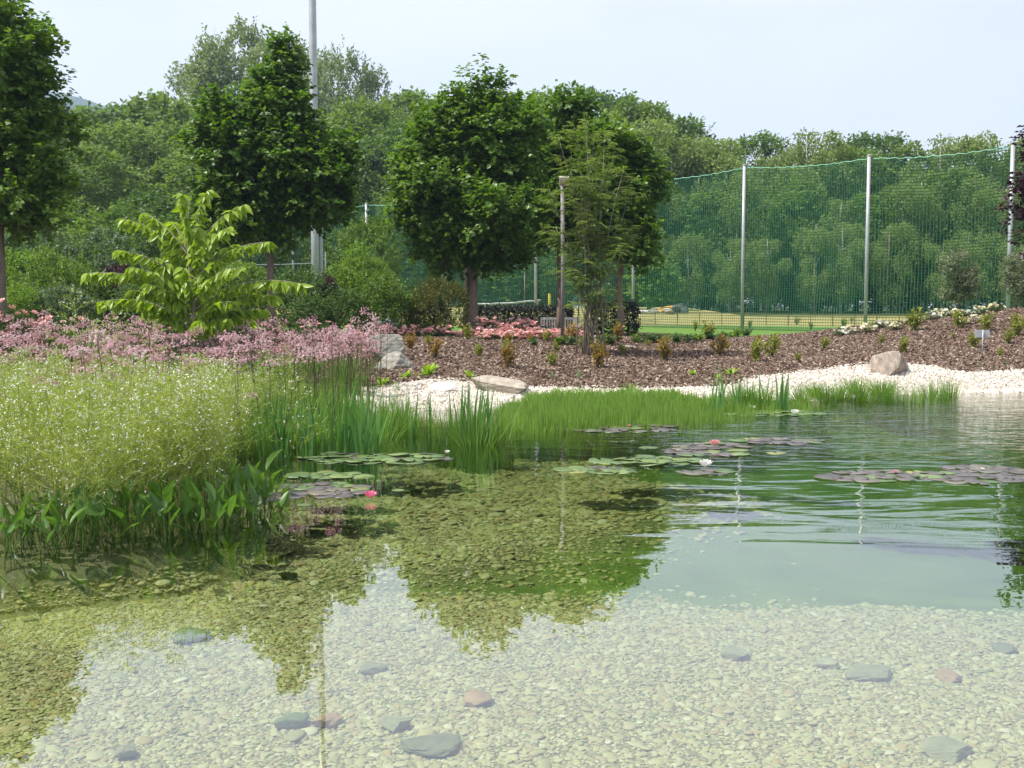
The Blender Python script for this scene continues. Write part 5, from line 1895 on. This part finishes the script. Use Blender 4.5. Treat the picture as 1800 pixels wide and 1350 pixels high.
# ------------------------------------------------------------------ rocks
def rock_mesh(name, dims, mat, seed, sub=3, rough=.16, flat=0.0, ridge=.0, cuts=13):
    V, F = ico(sub)
    q = V.copy()
    q = np.sign(q) * np.abs(q) ** .82
    q = q * (1 + rough * vnoise(V, 2.0, seed) + rough * .5 * vnoise(V, 5.0, seed + 1) + rough * .18 * vnoise(V, 13.0, seed + 2))[:, None]
    for k in range(cuts):       # broken faces
        d = unit(rng_(seed * 7 + 20 + k).normal(size=3) * [1, 1, .8]); lim = .52 + .30 * rng_(seed + k).random()
        s = q @ d
        q = q - np.maximum(s - lim, 0)[:, None] * d * .94
    q = q * (1 + .04 * vnoise(q, 9.0, seed + 5) + .025 * vnoise(q, 21.0, seed + 6) + .012 * vnoise(q, 47.0, seed + 8))[:, None]
    q = (q - (q.max(0) + q.min(0)) / 2) / ((q.max(0) - q.min(0)) / 2)
    if ridge:
        q[:, 2] += ridge * np.sin(q[:, 2] * 14 + q[:, 0]) * .2
    q = q * (np.asarray(dims) / 2)
    return mk_mesh(name, q, [F], [mat], smooth=False)


def rock(px, py, dims, mat, label, seed, lift=.3, rz=0.0, sub=4, rough=.16, name='boulder', rx=0, ry=0):
    p0 = hit(px, py)
    single(name, rock_mesh(name, dims, mat, seed, sub, rough), label, 'rock', (p0[0], p0[1] + dims[1] * .25, p0[2] + dims[2] * lift), (rx, ry, rz))


rock(693, 652, (.80, .6, .46), M['stone_grey'], 'pale flat-topped boulder leaning against the taller grey one', 11, .25, .1)
rock(677, 640, (.74, .6, .66), M['stone_grey'], 'taller pointed grey boulder behind the pale flat one', 19, .35, .9)
rock(878, 692, (.92, .6, .36), M['stone_tan'], 'layered flat tan slab lying on the white gravel', 17, .20, -.15, 4, .12, ry=.10)
rock(1568, 660, (.82, .58, .80), M['stone_rust'], 'wedge-shaped boulder with rust stains on the white gravel', 24, .06, .2, 4, .2)
rock(785, 690, (.62, .4, .20), M['stone_white'], 'flat white stone half buried in the gravel beside the tan slab', 27, .3, -.1)
rock(1727, 648, (.16, .12, .07), M['stone_white'], 'small pink-white stone at the foot of the grey sign', 29, .4)
rock(1103, 614, (.4, .25, .10), M['stone_grey'], 'small flat pale stone in the edging plants near the reddish trunk', 31, .4)
rock(330, 600, (.3, .25, .5), M['stone_grey'], 'upright grey stone under the young cherry tree', 37, .4)
# flat stones on the pond bed
for i, (px, py, wpx, mt, lab) in enumerate([
    (1525, 1182, 92, 'pond_slate', 'broad dark slate lying on the pebbles under water'), (577, 1266, 56, 'pond_brown', 'round reddish brown stone under the mast reflection'),
    (1668, 1190, 46, 'pond_brown', 'reddish flat stone near the broad dark slate'), (693, 1272, 60, 'pond_slate', 'dark slate beside the reddish brown stone under water'),
    (512, 1268, 62, 'pond_green', 'greenish flat stone close to the round reddish one under water'), (838, 1228, 66, 'pond_brown', 'long beige brown stone among the pebbles'),
    (755, 1308, 110, 'pond_slate', 'wide grey slate slab in the near shallows'), (655, 1176, 50, 'pond_slate', 'small grey slate near the mast reflection'),
    (340, 1116, 78, 'pond_green', 'mossy green stone on the pebbles near the plantain bank'), (505, 1012, 34, 'pond_green', 'dark mossy stone under water near the pink flower reflection'),
    (1660, 1316, 96, 'pond_slate', 'grey slate slab in the near shallows below the broad dark one'), (1290, 1150, 60, 'pond_slate', 'grey slate near the drop-off edge'),
    (1455, 1166, 44, 'pond_slate', 'small slate touching the broad dark one'), (220, 1322, 40, 'pond_slate', 'small slate in the near shallows by the green reflection'), (1765, 1140, 50, 'pond_slate', 'slate at the drop-off edge close to the reddish stone')]):
    p0 = at(px, py, z=-.32)
    wm = wpx * p0[1] / FPX
    single('pond_stone', rock_mesh('pond_stone', (wm, wm * .8, .05), M[mt], 1600 + i, 3, .22, cuts=4), lab, 'stone', (p0[0], p0[1], h1(p0[0], p0[1]) + .022), (0, 0, i))


# ------------------------------------------------------------------ net fence
def net_fence():
    pts = [(-16.0, 60.2), (-11.6, 57.6), (-7.3, 54.6), (-3.1, 51.5), (1.05, 48.0), (4.95, 44.3), (8.5, 40.0), (11.62, 35.6), (15.05, 32.9), (19.5, 31.2)]
    t = thing('net_fence', 'tall green ball-stop net hung between galvanised steel posts along the lawn', 'net fence', (pts[6][0], pts[6][1], h1(*pts[6])))
    o = np.array([pts[6][0], pts[6][1], h1(*pts[6])])
    tops = []
    for x, y in pts:
        zb = h1(x, y)
        tops.append(6.62 if y > 38 else 6.36)
        g = Geo()
        g.add(*tube([[0, 0, -.2], [0, 0, 3.0], [0, 0, tops[-1] - zb + .05]], [.062, .062, .058], 12))
        p = part('post', g.mesh('post', [M['steel']], True), t, np.array([x, y, zb]) - o)
        g = Geo()
        g.add(*tube([[0, 0, 0], [0, 0, .03], [0, 0, .05]], [.07, .07, .03], 12))
        part('post_cap', g.mesh('post_cap', [M['steel_dull']]), p, (0, 0, tops[-1] - zb + .05))
    for i in range(len(pts) - 1):
        a, b = np.array(pts[i]), np.array(pts[i + 1])
        ln = np.linalg.norm(b - a)
        nu = int(ln / .105)
        zb0, zb1 = h1(*a) + .02, h1(*b) + .02
        nv = 58

        def pos(u, v):
            u = np.asarray(u, float); v = np.asarray(v, float)
            top = tops[i] + (tops[i + 1] - tops[i]) * u - .42 * 4 * u * (1 - u) * .26 - .03 * np.abs(np.sin(u * 11 * pi))
            bot = zb0 + (zb1 - zb0) * u
            zz = bot + (top - bot) * v
            bel = .16 * np.sin(u * pi) * np.sin(v * pi) + .03 * np.sin(u * 17 + v * 9)
            nrm = np.array([b[1] - a[1], a[0] - b[0]]) / ln
            xy = a + (b - a) * u[..., None] - nrm * (bel[..., None] + .09)
            return np.concatenate([xy, zz[..., None]], -1)
        segs = []
        us = np.linspace(0, 1, nu + 1); vs = np.linspace(0, 1, nv + 1)
        vv = np.linspace(0, 1, 7)
        A = pos(np.repeat(us, 6), np.tile(vv[:-1], nu + 1)); B = pos(np.repeat(us, 6), np.tile(vv[1:], nu + 1)); segs.append((A, B))
        uu = np.linspace(0, 1, 13)
        A = pos(np.tile(uu[:-1], nv + 1), np.repeat(vs, 12)); B = pos(np.tile(uu[1:], nv + 1), np.repeat(vs, 12)); segs.append((A, B))
        A = np.concatenate([s[0] for s in segs]); B = np.concatenate([s[1] for s in segs])
        d = unit(B - A)
        nrm = np.array([b[1] - a[1], a[0] - b[0], 0]) / ln
        s = np.cross(d, nrm)
        w_ = np.where(np.abs(d[:, 2:3]) > .7, .0080, .0115)
        V = np.stack([A + s * w_, A - s * w_ * .5 + nrm * w_ * .87, A - s * w_ * .5 - nrm * w_ * .87, B + s * w_, B - s * w_ * .5 + nrm * w_ * .87, B - s * w_ * .5 - nrm * w_ * .87], 1).reshape(-1, 3)
        ii = np.arange(len(A))[:, None] * 6
        F = np.concatenate([ii + [[0, 1, 4, 3]], ii + [[1, 2, 5, 4]], ii + [[2, 0, 3, 5]]])
        part('net_panel', mk_mesh('net_panel', V - o, [F], [M['net_green']]), t, kind='stuff')
        g = Geo()
        uu = np.linspace(0, 1, 60)
        g.add(*tube(pos(uu, np.ones(60)) - o, .016, 5))
        part('top_rope', g.mesh('top_rope', [M['net_rope']]), t)


net_fence()


# low brown rail fence on the lawn
def rail_fence():
    xs_ = [at(px, 540, Y=46.5)[0] for px in range(1113, 1930, 39)]
    o = np.array([xs_[3], 46.5, h1(xs_[3], 46.5)])
    t = thing('rail_fence', 'low brown rail fence along the foot of the grassy mound', 'fence', o)
    tp = []
    for x in xs_:
        zb = h1(x, 46.5)
        part('post', mk_mesh('post', *(lambda V, F: (V, F))(*tube([[0, 0, -.1], [0, 0, .25], [0, 0, .52]], [.024, .024, .022], 6)), [M['rail_brown']]), t, (x - o[0], 0, zb - o[2]))
        tp.append([x - o[0], 0, zb - o[2] + .50])
    tp = np.array(tp)
    g = Geo(); g.add(*tube(tp, .022, 6)); part('top_rail', g.mesh('top_rail', [M['rail_brown']]), t)
    g = Geo()
    for hh in (-.12, -.24, -.36):
        g.add(*tube(tp + [0, 0, hh], .004, 3))
    for k in range(len(tp) - 1):
        for f in np.linspace(.1, .9, 8):
            q = tp[k] * (1 - f) + tp[k + 1] * f
            g.add(*tube(np.stack([q, q - [0, 0, .2], q - [0, 0, .45]]), .003, 3, cap=False))
    part('wire_mesh', g.mesh('wire_mesh', [M['rail_brown']]), t, kind='stuff')


rail_fence()

# ------------------------------------------------------------------ masts and posts
Y0 = 46.0
x = at(556, 540, Y=Y0)[0]; zb = h1(x, Y0)
t = thing('floodlight_mast', 'very tall galvanised floodlight mast behind the shrubs', 'mast', (x, Y0, zb))
g = Geo(); g.add(*tube([[0, 0, -.2], [0, 0, 4], [0, 0, 9], [0, 0, 15], [0, 0, 21.5]], [.19, .18, .165, .15, .13], 14))
part('pole', g.mesh('pole', [M['steel']], True), t)
g = Geo(); g.add(*box((.26, -.02, 2.8), (.11, .09, 3.6)))
part('cable_duct', g.mesh('cable_duct', [M['steel_dull']]), t)
g = Geo(); g.add(*box((.40, .06, 1.9), (.05, .05, 2.4)))
part('stay_post', g.mesh('stay_post', [M['white_paint']]), t)
g = Geo(); g.add(*box((0, 0, 21.4), (2.4, .12, .12)))
part('cross_arm', g.mesh('cross_arm', [M['steel_dull']]), t)
for dx in (-.9, -.3, .3, .9):
    g = Geo(); g.add(*box((dx, -.2, 21.15), (.42, .22, .36), rx=.5))
    part('floodlight', g.mesh('floodlight', [M['steel_dull']]), t)
g = Geo(); g.add(*tube([[-.16, 0, 2.62], [-1.4, -.2, 2.56], [-2.6, -.4, 2.54]], .018, 5))
part('guy_wire', g.mesh('guy_wire', [M['steel_dull']]), t)

p0 = hit(989, 602); Y0 = p0[1]
t = thing('lamp_post', 'slim grey lamp post with slanted top in front of the bench', 'lamp post', p0)
zt = at(989, 322, Y=Y0)[2] - p0[2]
g = Geo(); g.add(*tube([[0, 0, -.1], [0, 0, zt * .5], [-.02, 0, zt]], [.048, .046, .042], 10))
part('post', g.mesh('post', [M['post_grey']], True), t)
g = Geo(); g.add(*box((.02, -.05, zt + .04), (.22, .34, .05), rx=-.45))
part('lamp_head', g.mesh('lamp_head', [M['bench']]), t)
g = Geo(); g.add(*box((.02, -.055, zt + .012), (.16, .24, .02), rx=-.45))
part('lamp_glass', g.mesh('lamp_glass', [M['white_paint']]), t)

Y0 = 53.0
x = at(922, 540, Y=Y0)[0]; zb = h1(x, Y0)
t = thing('signal_pole', 'thin pale pole with small white lamp beyond the dark hedge', 'pole', (x, Y0, zb))
zt = at(922, 474, Y=Y0)[2] - zb
g = Geo(); g.add(*tube([[0, 0, -.1], [0, 0, .5], [0, 0, zt * .55]], [.035, .035, .03], 8)); part('lower_pole', g.mesh('lower_pole', [M['bark']]), t)
g = Geo(); g.add(*tube([[0, 0, zt * .55], [0, 0, zt * .8], [0, 0, zt]], [.02, .02, .018], 8)); part('upper_pole', g.mesh('upper_pole', [M['white_paint']]), t)
g = Geo(); g.add(*tube([[-.16, -.02, zt], [-.08, 0, zt + .02], [0, 0, zt + .03]], [.06, .05, .02], 8)); g.add(*tube([[0, 0, zt], [.03, 0, zt + .06], [.05, 0, zt + .12]], .012, 5)); part('lamp', g.mesh('lamp', [M['white_paint']]), t)

Y0 = 51.0
a_ = at(835, 535, Y=Y0); b_p = at(950, 527.5, Y=Y0)
o = np.array([b_p[0], Y0, h1(b_p[0], Y0)])
t = thing('white_barrier', 'white horizontal barrier rail beyond the dark hedge', 'barrier', o)
g = Geo(); g.add(*tube(np.stack([a_ - o, (a_ + b_p) / 2 - o - [0, 0, .05], b_p - o]), .045, 8)); part('rail', g.mesh('rail', [M['white_paint']], True), t)
for dx in (-.12, -2.6):
    zr = b_p[2] - o[2] - (.0 if dx > -1 else .16)
    g = Geo(); g.add(*tube([[dx, 0, -.1], [dx, 0, zr * .5], [dx, 0, zr - .03]], .022, 6)); part('leg', g.mesh('leg', [M['white_paint']]), t)
Y0 = 50.0
x = at(965.5, 540, Y=Y0)[0]; zb = h1(x, Y0)
t = thing('yellow_post', 'short yellow marker post on the lawn behind the lamp post', 'post', (x, Y0, zb))
zt = at(965, 517, Y=Y0)[2] - zb
g = Geo(); g.add(*tube([[0, 0, -.1], [0, 0, zt * .5], [0, 0, zt]], .065, 10)); part('shaft', g.mesh('shaft', [M['yellow_paint']], True), t)
g = Geo(); g.add(*tube([[0, 0, zt], [0, 0, zt + .02], [0, 0, zt + .045]], [.068, .06, .02], 10)); part('cap', g.mesh('cap', [M['yellow_paint']]), t)

# thin stake left of the olive tree and its neighbour
for px, yt, yb, lab in ((1640, 517, 550, 'thin pale stake beside the bushy olive tree'),):
    p0 = hit(px, yb); zt = at(px, yt, Y=p0[1])[2] - p0[2]
    t = thing('stake', lab, 'stake', p0)
    g = Geo(); g.add(*tube([[0, 0, -.1], [0, 0, zt * .5], [0, 0, zt]], .014, 6)); part('shaft', g.mesh('shaft', [M['bench']]), t)
    g = Geo(); g.add(*tube([[0, 0, zt], [0, 0, zt + .01], [0, 0, zt + .02]], [.018, .018, .008], 6)); part('tip', g.mesh('tip', [M['bench']]), t)

# plant sign, seen from behind
p0 = hit(1726, 628)
t = thing('plant_sign', 'small grey metal plant sign on a thin stake in the mulch', 'sign', p0, .08)
zt = at(1726, 580, Y=p0[1])[2] - p0[2]
g = Geo(); g.add(*tube([[0, -.012, -.1], [0, -.012, zt * .5], [0, -.012, zt]], .013, 8)); part('stake', g.mesh('stake', [M['steel']], True), t)
g = Geo(); g.add(*box((.0, .012, zt - .075), (.31, .012, .15), rx=-.12)); part('plate', g.mesh('plate', [M['steel_dull']]), t)

# ------------------------------------------------------------------ bench
Y0 = 34.0
x = at(986, 540, Y=Y0)[0]; zb = h1(x, Y0)
t = thing('garden_bench', 'silvery wooden slatted bench seen over the pink roses', 'bench', (x, Y0, zb), .05)
W_ = 1.18
for sx_ in (-1, 1):
    g = Geo(); g.add(*box((sx_ * W_ / 2, .27, .43), (.055, .055, .88), rx=-.12)); part('leg', g.mesh('leg', [M['bench']]), t)
    g = Geo(); g.add(*box((sx_ * W_ / 2, -.22, .31), (.055, .055, .62))); part('leg', g.mesh('leg', [M['bench']]), t)
    g = Geo(); g.add(*box((sx_ * W_ / 2, .0, .64), (.06, .56, .03))); part('armrest', g.mesh('armrest', [M['bench']]), t)
for j in range(5):
    g = Geo(); g.add(*box((0, -.2 + j * .098, .43), (W_ - .06, .075, .022))); part('seat_slat', g.mesh('seat_slat', [M['bench']]), t)
g = Geo(); g.add(*box((0, .315, .845), (W_ - .056, .035, .075), rx=-.12)); part('top_rail', g.mesh('top_rail', [M['bench']]), t)
g = Geo(); g.add(*box((0, .262, .49), (W_ - .056, .035, .06), rx=-.12)); part('lower_rail', g.mesh('lower_rail', [M['bench']]), t)
sl = Geo(); sl.add(*box((0, 0, 0), (.042, .018, .32), rx=-.12)); sl = sl.mesh('back_slat', [M['bench']])
for j in range(13):
    part('back_slat', sl, t, (-W_ / 2 + .09 + j * (W_ - .18) / 12, .288, .665))

# stones and lumps lying on the mound beyond the net
for i, (px, py, dims, mt, lab) in enumerate(((1133, 560, (1.1, .6, .22), 'stone_white', 'pale flat stone at the edge of the heap on the mound'), (1150, 555, (.9, .6, .3), 'stone_grey', 'grey flat stone in the heap on the mound'),
                                            (1172, 553, (1.3, .6, .34), 'stone_tan', 'tan flat stone in the middle of the heap on the mound'), (1172, 545, (.85, .5, .45), 'orange_heap', 'ochre lump on top of the heap on the mound'),
                                            (1190, 548, (.8, .6, .62), 'stone_dark', 'dark boulder on the heap on the mound'), (1202, 552, (.6, .5, .4), 'stone_dark', 'smaller dark boulder at the end of the heap'), (1160, 546, (.4, .3, .3), 'orange_heap', 'small ochre lump beside the little tree'))):
    Y = 54.0
    x = at(px, 540, Y=Y)[0]
    zc = at(px, py, Y=Y)[2]
    single('heap_stone', rock_mesh('heap_stone', dims, M[mt], 1700 + i, 2, .2), lab, 'stone', (x, Y, max(h1(x, Y) + dims[2] * .3, zc)), (0, 0, i))


# ------------------------------------------------------------------ summer haze
V, F = box((0, 560, 146), (2400, 1800, 300))
hm, ht, ho = new_mat('summer_haze')
pv = nd(ht, "ShaderNodeVolumePrincipled", Density=.00042)
pv.inputs['Color'].default_value = (.58, .76, 1.0, 1)
pv.inputs['Anisotropy'].default_value = .2
ht.links.new(pv.outputs[0], ho.inputs['Volume'])
hz = put(bpy.data.objects.new('haze', mk_mesh('haze', V, [F], [hm])))
hz["kind"] = "stuff"
tag(hz, 'pale summer haze over the whole park', 'haze')
